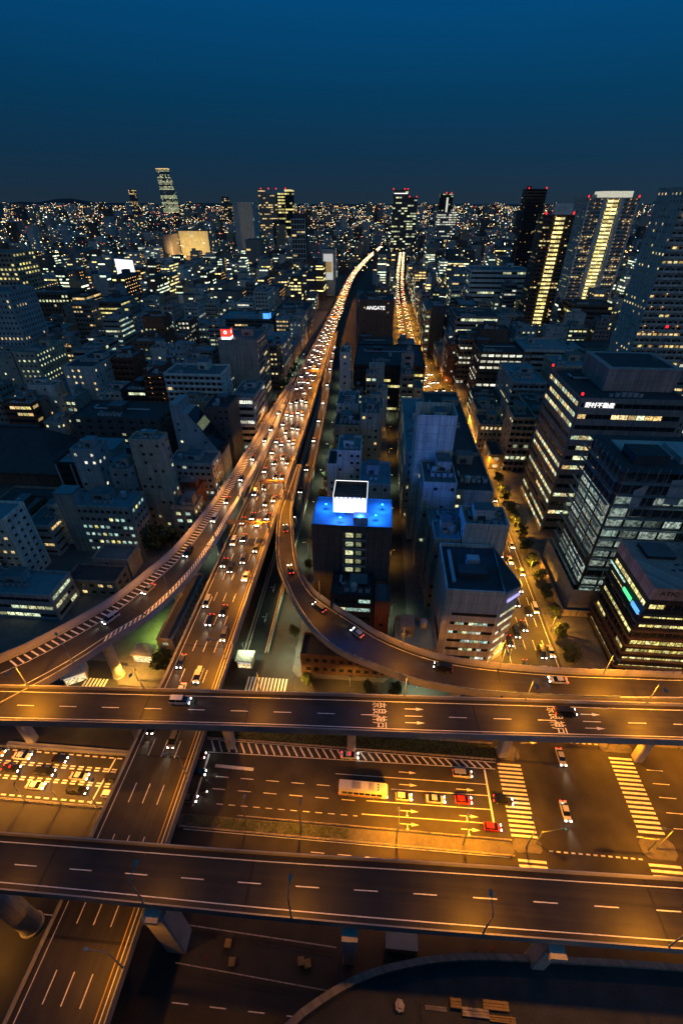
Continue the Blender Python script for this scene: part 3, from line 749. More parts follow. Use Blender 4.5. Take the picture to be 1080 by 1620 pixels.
def building(label, u0, u1, v0, v1, h, fl, style='ribbon', wall='grey', lit=.3, hue='office', faces=None, pitch=3.0, band=.46, wf=.55,
             roof='roof', kit=1, near=True, name='office_building', cat='building', seed=0, group=None, ground_lit=None, parapet=1.0, dots=0.0, reg=True):
    R = random.Random(seed * 7919 + int(u0 * 13 + v0 * 7))
    wk = 'w_' + wall
    W, D = u1 - u0, v1 - v0
    hw, hd = W / 2, D / 2
    cu, cv = (u0 + u1) / 2, (v0 + v1) / 2
    if reg: FOOT.append((u0, u1, v0, v1))
    if faces is None: faces = 'fr' if cu < -10 else 'fl'
    root = thing(name, label, cat, (cu, cv, 0.01), 0, group)
    fh = h / fl
    wm = MB(); I = .35
    panes = []        # (face, s, z, w, h)
    if style in ('ribbon', 'punched', 'slot'):
        wm.box(-hw + I, hw - I, -hd + I, hd - I, 0, h - .3, 1)
        s0 = fh * (1 - band) * .62; s1 = s0 + fh * band
        z = 0.0
        for k in range(fl):
            wm.box(-hw, hw, -hd, hd, z, k * fh + s0, 0); z = k * fh + s1
        wm.box(-hw, hw, -hd, hd, z, h, 0)
        for sx in (-1, 1):
            for sy in (-1, 1):
                wm.box(sx * (hw + .02) - (.9 if sx > 0 else 0), sx * (hw + .02) + (.9 if sx < 0 else 0), sy * (hd + .02) - (.9 if sy > 0 else 0), sy * (hd + .02) + (.9 if sy < 0 else 0), 0, h - .02, 0)
        for F in 'frlb':
            rz, pos, nrm = FACES[F]
            Wd = W if F in 'fb' else D
            if F not in faces:                          # a plain party wall
                a, b = pos(1.0, hw, hd), pos(Wd - 1.0, hw, hd)
                x0, x1 = sorted((a[0], b[0])); y0, y1 = sorted((a[1], b[1]))
                if nrm[0]: x0, x1 = sorted((x0 - nrm[0] * .3, x0 + nrm[0] * .015))
                else: y0, y1 = sorted((y0 - nrm[1] * .3, y0 + nrm[1] * .015))
                wm.box(x0, x1, y0, y1, .02, h - .05, 0); continue
            n = max(1, int((Wd - 1.8) / pitch)); st = (Wd - 1.8) / n
            ww = st * (wf if style == 'punched' else .93)
            for c in range(n + 1):
                s = .9 + c * st
                pw = (st - ww) / 2 if style == 'punched' else .07
                a, b = pos(max(.9, s - pw), hw, hd), pos(min(Wd - .9, s + pw), hw, hd)
                x0, x1 = sorted((a[0], b[0])); y0, y1 = sorted((a[1], b[1]))
                ins = .02 if style == 'punched' else .15
                if nrm[0]: x0, x1 = sorted((x0 - nrm[0] * .36, x0 - nrm[0] * ins))
                else: y0, y1 = sorted((y0 - nrm[1] * .36, y0 - nrm[1] * ins))
                wm.box(x0, x1, y0, y1, .05, h - .1, 0 if style == 'punched' else 2)
            rows = lit_rows(R, fl, n, lit)
            for k in range(fl):
                for c in range(n): panes.append((F, .9 + (c + .5) * st, k * fh + (s0 + s1) / 2, ww - .04, fh * band - .04, rows[k][c]))
    elif style == 'balcony':
        bd = 1.35
        bf = faces[0]
        rz, pos, nrm = FACES[bf]
        x0, x1, y0, y1 = -hw, hw, -hd, hd
        if bf == 'f': y0 += bd
        elif bf == 'r': x1 -= bd
        elif bf == 'l': x0 += bd
        wm.box(x0, x1, y0, y1, 0, h, 0)
        Wd = W if bf in 'fb' else D
        n = max(1, int(Wd / 5.5)); st = Wd / n
        def bal():
            m = MB()
            m.box(-Wd / 2, Wd / 2, -.0, bd - .02, -.2, 0); m.box(-Wd / 2, Wd / 2, -.12, .0, -.25, 1.05, 0)
            for c in range(n + 1): m.box(max(-Wd / 2, -Wd / 2 + c * st - .07), min(Wd / 2, -Wd / 2 + c * st + .07), .02, bd - .02, 0, fh - .22)
            return m.mesh('balcony', [wk])
        bm_ = shared(('bal', round(Wd, 1), wk, round(fh, 2)), bal)
        for k in range(1, fl):
            p = pos(Wd / 2, hw, hd); place('balcony', bm_, root, (p[0], p[1], k * fh), rz)
        rows = lit_rows(R, fl, n * 2, lit)
        for k in range(fl):
            for c in range(n * 2):
                panes.append((bf + '+', (c + .5) * st / 2, k * fh + 1.1, st * .34, 1.9, rows[k][c]))
        for F in faces[1:]:
            Wd2 = W if F in 'fb' else D
            n2 = max(1, int(Wd2 / pitch)); rows = lit_rows(R, fl, n2, lit)
            for k in range(fl):
                for c in range(n2):
                    if R.random() < .55: panes.append((F + '=', (c + .5) * Wd2 / n2, k * fh + fh * .5, 1.0, 1.1, rows[k][c]))
        if dots:
            dm = MB()
            for k in range(fl):
                for c in range(n):
                    if R.random() < dots:
                        p = pos((c + .5) * st, hw, hd)
                        q = (p[0] - nrm[0] * .6, p[1] - nrm[1] * .6)
                        dm.box(q[0] - .22, q[0] + .22, q[1] - .22, q[1] + .22, (k + 1) * fh - .5, (k + 1) * fh - .3)
            if dm.f: place('corridor_lamps', dm.mesh('corridor_lamps', ['amber_dot']), root, kind='stuff')
    else:                                                # plain walls with few small windows
        wm.box(-hw, hw, -hd, hd, 0, h, 0)
        for F in faces:
            Wd = W if F in 'fb' else D
            n = max(1, int(Wd / pitch)); rows = lit_rows(R, fl, n, lit)
            for k in range(fl):
                for c in range(n):
                    if R.random() < wf: panes.append((F + '=', (c + .5) * Wd / n, k * fh + fh * .55, 1.1, 1.2, rows[k][c]))
    wobj = place('wall', wm.mesh('wall', [wk, 'glass', 'frame']), root)
    # windows
    nl = sum(1 for p in panes if p[5])
    each = near and len(panes) <= 330
    jm = {}
    hues = hue if isinstance(hue, (list, tuple)) else [hue]
    for F, s, z, w, hh, on in panes:
        if w < .3: continue
        mk = 'l_' + R.choice(hues) if on else 'glass'
        rz, pos, nrm = FACES[F[0]]
        p = pos(s, hw, hd)
        dep = 1.35 if F.endswith('+') else (-.02 if F.endswith('=') else .35)
        x, y = p[0] - nrm[0] * dep, p[1] - nrm[1] * dep
        if each or (near and on and nl <= 300):
            place('window', pane_mesh(w, hh, mk), root, (x, y, z), rz)
        elif on or F[-1] in '+=':
            m = jm.setdefault(mk, MB()); tx, ty = -nrm[1], nrm[0]
            ox, oy = x + nrm[0] * .05, y + nrm[1] * .05
            m.quad((ox - tx * w / 2, oy - ty * w / 2, z - hh / 2), (ox + tx * w / 2, oy + ty * w / 2, z - hh / 2), (ox + tx * w / 2, oy + ty * w / 2, z + hh / 2), (ox - tx * w / 2, oy - ty * w / 2, z + hh / 2))
    for mk, m in jm.items(): place('window_panes', m.mesh('window_panes', [mk]), root, kind='stuff')
    # roof
    rm = MB(); t = .3
    rm.quad((-hw + t, -hd + t, h + .015), (hw - t, -hd + t, h + .015), (hw - t, hd - t, h + .015), (-hw + t, hd - t, h + .015), 0)
    for a in ((-hw - .03, hw + .03, -hd - .03, -hd + t), (-hw - .03, hw + .03, hd - t, hd + .03), (-hw - .03, -hw + t, -hd + t, hd - t), (hw - t, hw + .03, -hd + t, hd - t)):
        rm.box(*a, h - .25, h + parapet, 1)
    its = rooftop(R, None, W, D, h, kit, wk, True) if kit else []
    if near:
        ro = place('roof', rm.mesh('roof', [roof, wk]), root)
        for nm, m, mats in its or []: place(nm, m.mesh(nm, mats), ro)
    else:
        mats = [roof, wk, 'unit', 'louvre']
        for nm, m, ms in its or []:
            i = len(rm.v); rm.v += m.v
            for f, k in zip(m.f, m.m):
                rm.f.append(tuple(i + q for q in f)); key = ms[k]; rm.m.append({'louvre': 3, wk: 1, 'roof': 0}.get(key, 2))
        place('roof', rm.mesh('roof', mats), root)
    root['_h'] = h
    return root

def beacon(parent, x, y, z):
    m = MB(); m.tube((0, 0, 0), (0, 0, .9), .12, .1, 6); m.tube((0, 0, .9), (0, 0, 1.7), .42, .42, 8, 1)
    return place('beacon', shared('beacon', lambda: m.mesh('beacon', ['steel_dark', 'beacon'])), parent, (x, y, z))

def big_beacon(parent, x, y, z, s):
    m = MB(); m.tube((0, 0, 0), (0, 0, s), s * .3, s * .3, 8, 1)
    return place('beacon', m.mesh('beacon', ['steel_dark', 'beacon']), parent, (x, y, z))

B = building
# ---- the block between the exit ramp street and the alley (u -22..8)
bb = B('dark block with glowing blue roof under a white billboard', -17.5, 6.5, 109, 124.5, 40, 12, 'plain', 'dark', .1, 'office', 'f', wf=.0, roof='roof', kit=0, parapet=.5)
for k in range(9):       # open stair landings in the front wall
    m = MB(); m.box(-3.6, 3.6, -.9, .0, 0, .2); m.box(-3.6, -3.4, -.9, 0, .2, 2.9); m.box(3.4, 3.6, -.9, 0, .2, 2.9); m.box(-3.6, 3.6, -.95, -.85, .2, 1.0)
    place('stair_landing', shared('landing', lambda: m.mesh('stair_landing', ['w_grey'])), bb, (1.0, -7.75, 8 + k * 3.4))
    place('window', pane_mesh(2.3, 1.6, 'l_office' if k > 2 else 'l_dim'), bb, (-.6, -7.78, 9.8 + k * 3.4))
    place('window', pane_mesh(1.6, 1.6, 'l_dim'), bb, (2.2, -7.78, 9.8 + k * 3.4))
bd_ = thing('billboard', 'blank white glowing rooftop billboard with steel frame on the blue roof', 'billboard', (-6.4, 114.3, 40.0))
m = MB(); m.box(-5.0, 5.0, -.15, .0, 1.6, 7.0); place('screen', m.mesh('screen', ['screen']), bd_)
m = MB()
m.box(-5.1, 5.1, .05, 9.5, 1.8, 2.1); m.box(-5.1, -4.9, .05, 9.5, 2.1, 7.0); m.box(4.9, 5.1, .05, 9.5, 2.1, 7.0); m.box(-5.1, 5.1, 9.4, 9.6, 2.1, 7.0); m.box(-4.9, 4.9, .3, 9.4, 5.6, 5.7)
for k in range(7): m.box(-4.9, 4.9, 1.2 + k * 1.2, 1.3 + k * 1.2, 5.7, 5.95)
place('casing', m.mesh('casing', ['w_dark']), bd_)
m = MB()
m.box(-5.15, -5.0, .0, 9.6, 7.0, 7.14); m.box(5.0, 5.15, .0, 9.6, 7.0, 7.14); m.box(-5.15, 5.15, 9.6, 9.75, 7.0, 7.14)
place('light_edge', m.mesh('light_edge', ['sign_white']), bd_)
m = MB()
for k in range(8): m.box(-4.6 + k * 1.3, -4.3 + k * 1.3, -1.1, -.2, 7.05, 7.15)
for x in (-4, -1.3, 1.3, 4):
    for y in (.6, 8.8): m.tube((x, y, 0), (x, y, 2), .16, n=6)
    m.tube((x, .6, .1), (x, 8.8, 2.0), .09, n=5)
place('frame', m.mesh('frame', ['steel_dark']), bd_)
for i, (x, y) in enumerate(((-9, 111), (-14, 118), (-3, 111), (-6, 121), (1.5, 113), (3.5, 119))):
    fl_ = thing('floodlight', 'small blue floodlight on the blue roof, %s clockwise from the street corner' % ordinal(i + 1), 'floodlight', (x, y, 40.02), 0, 'blue floodlights on the roof')
    m = MB(); m.tube((0, 0, 0), (0, 0, 1.6), .06, n=6); place('post', shared('fpost', lambda: m.mesh('post', ['steel_dark'])), fl_)
    m = MB(); m.box(-.3, .3, -.2, .2, 1.6, 1.95); place('lamp_head', shared('fhead', lambda: m.mesh('lamp_head', ['sign_blue'])), fl_)
    L = shared('bluelight', lambda: bpy.data.lights.new('blue_light', 'POINT')); L.energy = 7000; L.color = (.01, .16, 1.0); L.shadow_soft_size = .3
    place('blue_light', L, fl_, (0, 0, 2.6))
m = MB(); m.box(-2.2, 2.2, -1.5, 1.5, 0, 2.6); place('stair_house', m.mesh('stair_house', ['w_bluegrey']), bb, (2.6, -5.0, 40.0))
B('low dark shop block in front of the blue-roofed building', -11, 2, 98, 108, 22, 6, 'ribbon', 'black', .12, ['cyan', 'office'], 'f', kit=2, roof='roof_dark')
B('small dark block with red side wall next to the blue-roofed building', 2.4, 7, 99, 108, 19, 5, 'plain', 'redbrown', .1, 'warm', 'f', kit=1)
B('flat low block with blue roof beside the narrow ramp', 8.8, 21, 88, 100, 12, 3, 'plain', 'mid', .1, 'warm', 'fl', roof='roof_blue', kit=1, wf=.15)
B('long low dark building under the narrow curved ramp', -19, 8, 86.5, 95, 8, 2, 'punched', 'brown', .25, 'yellow', 'f', roof='roof_dark', kit=0, pitch=2.4)
wb = B('white stepped block with small windows behind the billboard', -15.2, -5.2, 171, 186, 33, 10, 'plain', 'white', .35, 'office', 'f', pitch=2.2, wf=.6, roof='roof_blue', kit=1)
B('lower white wing of the stepped block behind the billboard', -19.5, -15.3, 170, 184, 27, 8, 'plain', 'white', .05, 'office', 'f', pitch=2.1, wf=.7, roof='roof_dark', kit=0, cat='building')
B('flat blue-roofed annexe right behind the white billboard', -4.8, 7, 150, 168, 30, 8, 'plain', 'bluegrey', .1, 'warm', 'fl', roof='roof_blue', kit=1)
B('dark low block below the annexe by the alley', -19, -6, 150, 168, 9, 2, 'plain', 'black', .2, 'office', 'f', roof='roof_dark', kit=1)
B('beige block with round rooftop tank house by the exit ramp', -19.5, -7.2, 204, 220, 30, 9, 'plain', 'tan', .1, 'warm', 'f', pitch=2.6, wf=.5, kit=2, roof='roof_dark')
B('beige flats with a column of small windows near the alley', -7.0, 2.2, 210, 226, 34, 10, 'plain', 'beige', .18, 'warm', 'f', pitch=3, wf=.6, kit=1)
B('white tank-topped block beside the exit ramp, behind the beige one', -20, -9, 224, 244, 33, 10, 'plain', 'pale', .1, 'office', 'f', kit=3)
B('pale narrow flats behind the white billboard, alley side', -8, 4, 232, 250, 28, 8, 'punched', 'pale', .1, 'office', 'f', kit=2)
B('low hall with green-lit sign at the alley car park', -4, 6, 188, 200, 9, 2, 'plain', 'tan', .3, 'white', 'f', kit=0, roof='roof_dark')
dk = B('wide dark office with pale service tower, middle distance', -15.5, 31, 300, 352, 31, 8, 'ribbon', 'black', .3, 'yellow', 'f', kit=3, roof='roof_dark', pitch=2.6)
m = MB(); m.box(-5, 5, -1.2, 0, 0, 33.5); place('service_tower', m.mesh('service_tower', ['w_bluegrey']), dk, (-8, -26, 0))
ag = B('tall blank brown hotel block with white lit letters', -18, 12, 420, 450, 50, 14, 'plain', 'brown', .25, 'warm', 'f', pitch=8, wf=.35, kit=2, roof='roof_dark')
B('dark low block in front of the brown hotel', -17, 12, 366, 404, 24, 6, 'plain', 'dark', .05, 'warm', 'f', kit=3, roof='roof_dark')
# ---- the long blocks between alley and avenue (u 14..44)
B('curved-corner office with rows of bay windows along the alley', 13.5, 24.5, 172, 236, 33, 9, 'punched', 'pale', .28, 'yellow', 'fl', pitch=2.8, wf=.6, roof='roof_blue', kit=2)
tw = B('white lift tower with open top above the long office', 15.5, 29.5, 156.5, 169.5, 52, 14, 'plain', 'white', .0, 'office', 'f', wf=0, kit=2, parapet=4.5)
B('long dark-roofed office along the amber avenue', 25, 43.5, 173, 246, 33, 8, 'ribbon', 'grey', .15, 'office', 'fl', kit=3, roof='roof_dark')
B('wide middle office wall below the white lift tower', 30, 43.5, 142, 171, 33.5, 8, 'plain', 'grey', .08, 'office', 'f', pitch=2.6, wf=.3, kit=3, roof='roof_dark')
B('blue-lit stepped office wing with tiled walls', 18, 29.6, 139, 156, 38, 10, 'plain', 'pale', .06, 'office', 'fl', pitch=2.6, wf=.28, kit=2, roof='roof')
B('flat lower wing between the tiled office and the corner block', 20, 43.3, 127, 138, 28, 7, 'plain', 'grey', .08, 'office', 'fl', pitch=2.4, wf=.35, kit=3, roof='roof_blue')
B('grey box with roof court next to the corner block', 29, 42.5, 116, 126.4, 36, 8, 'plain', 'pale', .05, 'office', 'fl', pitch=3, wf=.2, kit=3, parapet=2.2, roof='roof_blue')
B('small pale annexe with blue roof on the alley side', 20.5, 28.5, 116, 126, 31, 7, 'plain', 'grey', .05, 'office', 'fl', pitch=2.4, wf=.35, kit=1, roof='roof_blue')
# corner block with cut corner
cb = thing('office_building', 'pale concrete office with cut corner and lit slot windows on the avenue', 'building', (22, 94, 0.01)); FOOT.append((20, 45, 93, 116))
poly = [(0, 0), (16, 0), (21.5, 4.5), (21.5, 6), (17, 21), (0, 21)]
m = MB(); m.prism(poly, 0, 30, 0); place('wall', m.mesh('wall', ['w_pale']), cb)
m = MB(); m.prism([(.3, .3), (15.8, .3), (16.6, 20.6), (.3, 20.6)], 30.0, 30.03, 0); m.box(0, 16, 0, .35, 30.03, 31.2, 1); m.box(0, .35, .35, 21, 30.03, 31.2, 1); m.box(.35, 17, 20.65, 21, 30.03, 31.2, 1)
m.box(4, 12, 6, 10, 30.03, 32.2, 2); m.box(7, 10.5, 11, 13.5, 30.03, 33.0, 3); m.box(2, 3, 4, 18, 30.03, 30.9, 3)
i = len(m.v); m.quad((16, 0, 31.2), (21.5, 4.5, 30.1), (17, 21, 30.1), (16.6, 21, 31.2), 0)
ro = place('roof', m.mesh('roof', ['roof_dark', 'w_pale', 'louvre', 'unit']), cb)
m = MB(); m.tube((9, 16, 30), (9, 16, 39), .08, .04, 5); place('mast', m.mesh('mast', ['steel']), ro)
R = random.Random(5)
for k in range(6):
    z = 3.0 + k * 3.75
    m = MB(); m.box(2.5, 15.2, -.06, .0, z - .55, z + .55); place('window_band', m.mesh('window_band', ['glass']), cb)
    for c in range(9):
        x = 3.1 + c * 1.35
        on = (R.random() < (.2 + .09 * c)) if k < 5 else False
        place('window', pane_mesh(1.2, 1.0, R.choice(['l_office', 'l_white', 'l_cyan', 'l_dim']) if on else 'glass'), cb, (x, -.065, z))
    an = atan2(4.5, 5.5)
    for c in range(5):
        d = .8 + c * 1.32
        if k < 6: place('window', pane_mesh(1.25, 1.0, R.choice(['l_office', 'l_white', 'l_yellow']) if R.random() < .85 else 'glass'), cb, (16 + d * cos(an) + .02, d * sin(an) - .02, z), an)
letters('OFFICE', 1.0, .06, 'sign_violet', cb, (18.9, 2.25, 27.0), (pi / 2, 0, atan2(4.5, 5.5)), 'sign_lettering') if False else None
m = MB(); m.box(-2.6, 2.6, -.25, -.05, -.5, .5); place('lit_sign', m.mesh('lit_sign', ['sign_violet']), cb, (19.2, 2.4, 27.2), atan2(4.5, 5.5))
# ---- tower side of the avenue
lb = B('glassy office with ribbed dark bands and lit top storeys on the avenue', 76.5, 110, 95, 116, 33, 9, 'ribbon', 'black', .62, 'yellow', 'fl', pitch=2.0, band=.5, kit=2, roof='roof_dark')
m = MB(); m.box(-16.85, 16.85, -10.6, 10.6, 0, 4.2); place('crown_wall', m.mesh('crown_wall', ['w_pink']), lb, (0, 0, 30.6))
m = MB(); m.box(-5, 12, -3, 8, 0, 6); m.box(-5.2, 12.2, -3.2, 8.2, 5.6, 6.3); place('penthouse', m.mesh('penthouse', ['w_bluegrey']), lb, (4, 0, 34))
for k in range(9):
    m = MB(); m.box(-17.4, 17.2, -11.1, 10.9, 0, .22); place('ledge', shared('ledge_l', lambda: m.mesh('ledge', ['w_brown'])), lb, (0, 0, 2.2 + k * 3.2)) if k < 8 else None
m = MB(); m.box(-.3, 0, -2.4, 2.4, -.6, .6); place('lit_sign', m.mesh('lit_sign', ['sign_green']), lb, (-17.5, -3.0, 25.2))
m = MB(); m.box(-.3, 0, -2.2, 1.8, -.7, .7); place('lit_sign', m.mesh('lit_sign', ['sign_blue']), lb, (-17.5, -8.0, 25.0))
m = MB(); m.box(-.3, 0, -5, 5, -.2, .2); place('lit_sign', m.mesh('lit_sign', ['l_cyan']), lb, (-17.5, 5, 27.0))
letters('ATIC', 2.2, .05, 'w_black', lb, (-12.5, -10.68, 32.9), (pi / 2, 0, 0), 'sign_lettering')
nb = B('large grey office with red roof beacons and white Japanese rooftop letters', 74, 112, 166, 202, 60, 14, 'ribbon', 'mid', .62, ['office', 'office', 'warm'], 'fl', pitch=2.9, band=.42, kit=2, roof='roof_dark')
m = MB(); m.box(-12, 14, -9, 14, 0, 8); m.box(-12.4, 14.4, -9.4, 14.4, 8, 8.6); m.box(-10, 12, -7, 12, 8.6, 8.7, 1); place('penthouse', m.mesh('penthouse', ['w_pink', 'roof_dark']), nb, (5, 2, 60.1))
letters('野村不動産', 2.1, .08, 'sign_white', nb, (-11.5, -18.12, 58.3), (pi / 2, 0, 0), 'sign_lettering')
for x, y in ((-18.5, -17.5), (-18.5, 17.5), (18, -17.5)): beacon(nb, x, y, 61)
m = MB()
for x in (-.8, .8):
    for y in (-.8, .8): m.tube((x, y, 0), (x * .3, y * .3, 12), .09, n=5)
for k in range(6): m.tube((-.7, -.7, k * 2), (.6, -.6, k * 2 + 2), .05, n=4); m.tube((.7, .7, k * 2), (-.6, .6, k * 2 + 2), .05, n=4)
place('mast', m.mesh('mast', ['steel']), nb, (14, 4, 68)); beacon(nb, 14, 4, 80)

# building under construction: open floors, sheeting, scaffold
kb = thing('construction_site', 'unfinished tower with open lit floors, black netting and scaffold sheeting', 'building', (74, 124, 0.01)); FOOT.append((70, 110, 118, 150))
KW, KD, KH = 36, 24, 54
for k in range(13):
    z = k * 4.2
    m = MB(); m.box(0, KW, 0, KD, z - .35, z + .05); place('floor_slab', shared('kslab', lambda: (lambda q: (q.box(0, KW, 0, KD, -.35, .05), q.mesh('floor_slab', ['concrete_dark']))[1])(MB())), kb, (0, 0, z))
m = MB()
for i in range(7):
    for j in range(4): m.box(i * 6 - .3 + (.35 if i == 0 else 0) - (.35 if i == 6 else 0), i * 6 + .3 + (.35 if i == 0 else 0) - (.35 if i == 6 else 0), j * 7.8 - .3 + (.35 if j == 0 else 0), j * 7.8 + .3 + (.35 if j == 0 else 0), 0, KH)
place('column_grid', m.mesh('column_grid', ['steel_dark']), kb, kind='stuff')
m = MB(); m.box(4, KW - 4, 8, KD - 4, 0, KH + 1); place('core', m.mesh('core', ['w_pale']), kb)
R = random.Random(3)
for k in range(12):
    z = k * 4.2
    for i in range(6):
        for F in ('f',):
            on = k in (1, 2, 4, 5, 6, 7, 8) and i < 4 or (k in (9, 10) and R.random() < .3)
            me = shared(('kp', on, i % 2), lambda: (lambda q: (q.box(-2.55, 2.55, -.05, 0, -1.55, 1.55), q.mesh('window', ['l_kon' if on else 'sheet_d']))[1])(MB()))
            place('glazing_panel', me, kb, (3 + i * 6, .2 if on else -.12, z + 2.1))
    for j in range(3):
        on = k in (2, 3, 5, 6, 7, 8, 9)
        me = shared(('kq', on), lambda: (lambda q: (q.box(-3.4, 3.4, -.05, 0, -1.55, 1.55), q.mesh('window', ['l_kon' if on else 'sheet_d']))[1])(MB()))
        place('glazing_panel', me, kb, (.2 if on else -.12, 3.9 + j * 7.8, z + 2.1), -pi / 2)
for k in range(8):   # loose sheeting near the top
    m = MB(); x = R.uniform(2, 34); w = R.uniform(2.5, 5); zz = R.uniform(40, 48)
    m.quad((x, -.5, zz), (x + w, -.45, zz - .4), (x + w + .6, -.5, zz + R.uniform(4, 9)), (x - .4, -.6, zz + R.uniform(4, 9)))
    place('sheeting', m.mesh('sheeting', ['sheet']), kb)
m = MB()
for i in range(13):
    x = i * 3.0
    m.tube((x, -1.6, 0), (x, -1.6, KH + 2), .07, n=5, m=0)
    if i < 12:
        for k in range(0, 26, 2): m.tube((x, -1.6, k * 2.1), (x + 3, -1.6, k * 2.1 + 2.1), .045, n=4); m.box(x, x + 3, -1.7, -.7, k * 2.1, k * 2.1 + .06)
for j in range(9):
    m.tube((-1.6, j * 3, 0), (-1.6, j * 3, KH + 2), .07, n=5)
    for k in range(0, 26, 2): m.box(-1.7, -.7, j * 3, j * 3 + 2.9, k * 2.1, k * 2.1 + .06)
place('scaffold', m.mesh('scaffold', ['steel']), kb, kind='stuff')
m = MB(); m.box(-3, KW + 2, -3.4, -3.25, 0, 9, 0); m.box(-3.2, -3.05, -3.4, KD + 2, 0, 9, 0)
place('hoarding', m.mesh('hoarding', ['sheet']), kb)
m = MB()
for i in range(14): m.box(-6.2, -6.0, -7 + i * 2.3, -4.8 + i * 2.3, 0, 3)
for i in range(6): m.box(-6 + i * 2.3, -3.8 + i * 2.3, -7.2, -7.0, 0, 3)
fn = place('site_fence', m.mesh('site_fence', ['w_beige']), kb)
m = MB(); m.box(-1, KW + 1, -1, KD + 1, 0, .4); m.box(4, 14, 4, 12, .4, 3.4); m.box(18, 30, 5, 16, .4, 2.5, 1); m.box(24, 27, -1, 2, .4, 4)
place('roof', m.mesh('roof', ['roof_dark', 'sheet']), kb, (0, 0, KH))
for i, (x, y, z, p) in enumerate(((3, 2.5, 40.5, 900), (15, 2.5, 32, 900), (3, 12, 24, 700), (20, 2.5, 24, 900), (33, 2.5, 36, 1200), (12, 2.5, 12, 500))):
    wl = thing('work_light', 'bright work light inside the unfinished tower, %s of its kind' % ordinal(i + 1), 'work light', (74 + x, 124 + y, z - 1.2), 0, 'work lights in the unfinished tower')
    m = MB(); m.tube((0, 0, 0), (0, 0, 1.6), .05, n=5); place('stand', shared('wstand', lambda: m.mesh('stand', ['steel_dark'])), wl)
    m = MB(); m.box(-.25, .25, -.15, .15, 1.6, 2.0); place('lamp_head', shared('whead', lambda: m.mesh('lamp_head', ['far_cool'])), wl)
    L = shared('worklight', lambda: bpy.data.lights.new('work_light', 'POINT')); L.energy = 800; L.color = (.85, 1, .92); L.shadow_soft_size = .3
    place('lamp_light', L, wl, (0, -.6, 2.2))
# tower crane on the construction site
cr = thing('tower_crane', 'red tower crane with white cab beside the unfinished tower', 'crane', (103, 133, KH + .4))
def truss(m, a, b, w, n):
    dx = [(b[k] - a[k]) / n for k in range(3)]
    hor = abs(dx[2]) < abs(dx[0]) + abs(dx[1])
    cs = [(-w, -w), (w, -w), (w, w), (-w, w)]
    def P(i, c): return (a[0] + dx[0] * i + (0 if hor else c[0]), a[1] + dx[1] * i + (c[0] if hor else c[1]), a[2] + dx[2] * i + (c[1] if hor else 0))
    for i in range(n):
        for j in range(4):
            m.tube(P(i, cs[j]), P(i + 1, cs[j]), .09, n=4); m.tube(P(i, cs[j]), P(i + 1, cs[(j + 1) % 4]), .05, n=4)
m = MB(); truss(m, (0, 0, 0), (0, 0, 16), .8, 9); place('mast', m.mesh('mast', ['crane']), cr)
m = MB(); truss(m, (0, 0, 14), (9, 6, 27), .5, 14); place('jib', m.mesh('jib', ['crane']), cr)
m = MB(); m.box(-3.2, 2.4, -1.4, 1.4, 10.5, 13.2); place('machine_house', m.mesh('machine_house', ['w_white']), cr)
m = MB(); m.box(-5.5, -3.2, -1.6, 1.6, 10, 13); place('counterweight', m.mesh('counterweight', ['concrete']), cr)
beacon(cr, 0, 0, 16); beacon(cr, 9, 6, 27.5); beacon(cr, -3, 0, 13.2)

rb = B('brown brick office with two columns of lit windows', 68, 102, 318, 346, 36, 9, 'punched', 'brown', .5, 'white', 'fl', pitch=4.6, wf=.78, band=.4, kit=2, roof='roof_dark')
B('brown plant tower behind the lit brown office', 72, 92, 347, 362, 44, 10, 'plain', 'brown', .0, 'warm', 'fl', wf=0, kit=1, roof='roof_dark')
B('banded office with yellow lit storeys beyond the brown one', 62, 96, 400, 440, 42, 10, 'ribbon', 'pink', .55, 'office', 'fl', kit=3, roof='roof_dark')
B('tall dark slab with two pale fins on the avenue', 46.5, 60, 455, 490, 40, 10, 'plain', 'dark', .0, 'office', 'f', wf=0, kit=2)
B('narrow banded office beside the dark finned slab', 41, 46, 440, 480, 40, 10, 'ribbon', 'tan', .5, 'office', 'fl', kit=1)
B('old stone corner building washed in amber light on the avenue', 59, 73, 246, 262, 15, 4, 'punched', 'beige', .25, 'warm', 'fl', pitch=2.4, kit=1, roof='roof_dark')
B('second old stone building behind the amber corner one', 60, 74, 263, 282, 17, 4, 'punched', 'beige', .2, 'warm', 'fl', pitch=2.4, kit=2, roof='roof_dark')
B('slim beige flats with zigzag balconies on the avenue', 69, 80, 220, 236, 30, 9, 'balcony', 'beige', .12, 'office', 'fl', kit=1, roof='roof_dark', name='apartment_building')
B('little low shop under the slim beige flats', 62, 68.6, 222, 240, 8, 2, 'punched', 'tan', .6, 'warm', 'fl', kit=0, roof='roof_dark')
B('pale office with a grid of small windows behind the lettered tower', 104, 124, 276, 300, 40, 11, 'punched', 'beige', .04, 'warm', 'fl', pitch=2.0, wf=.45, kit=1, roof='roof_blue')
B('long office with white storey bands at the back of the pale one', 97, 128, 318, 350, 38, 10, 'ribbon', 'pale', .07, 'office', 'fl', band=.5, kit=1, roof='roof_blue')
B('wide flat dark hall with shallow roofs among the towers', 118, 168, 372, 420, 20, 4, 'plain', 'dark', .05, 'warm', 'fl', wf=.2, kit=1, roof='roof_blue')
B('second flat dark hall with shallow roof', 172, 214, 380, 430, 18, 4, 'plain', 'dark', .05, 'warm', 'fl', wf=.2, kit=0, roof='roof_dark')
B('pale office with long white bands and blue roof sign', 96, 158, 560, 600, 58, 12, 'ribbon', 'white', .12, 'office', 'fl', band=.4, kit=1)
B('brown dark block with lit window pair below the striped tower', 178, 214, 470, 500, 40, 9, 'ribbon', 'brown', .2, 'yellow', 'fl', kit=1, roof='roof_dark')

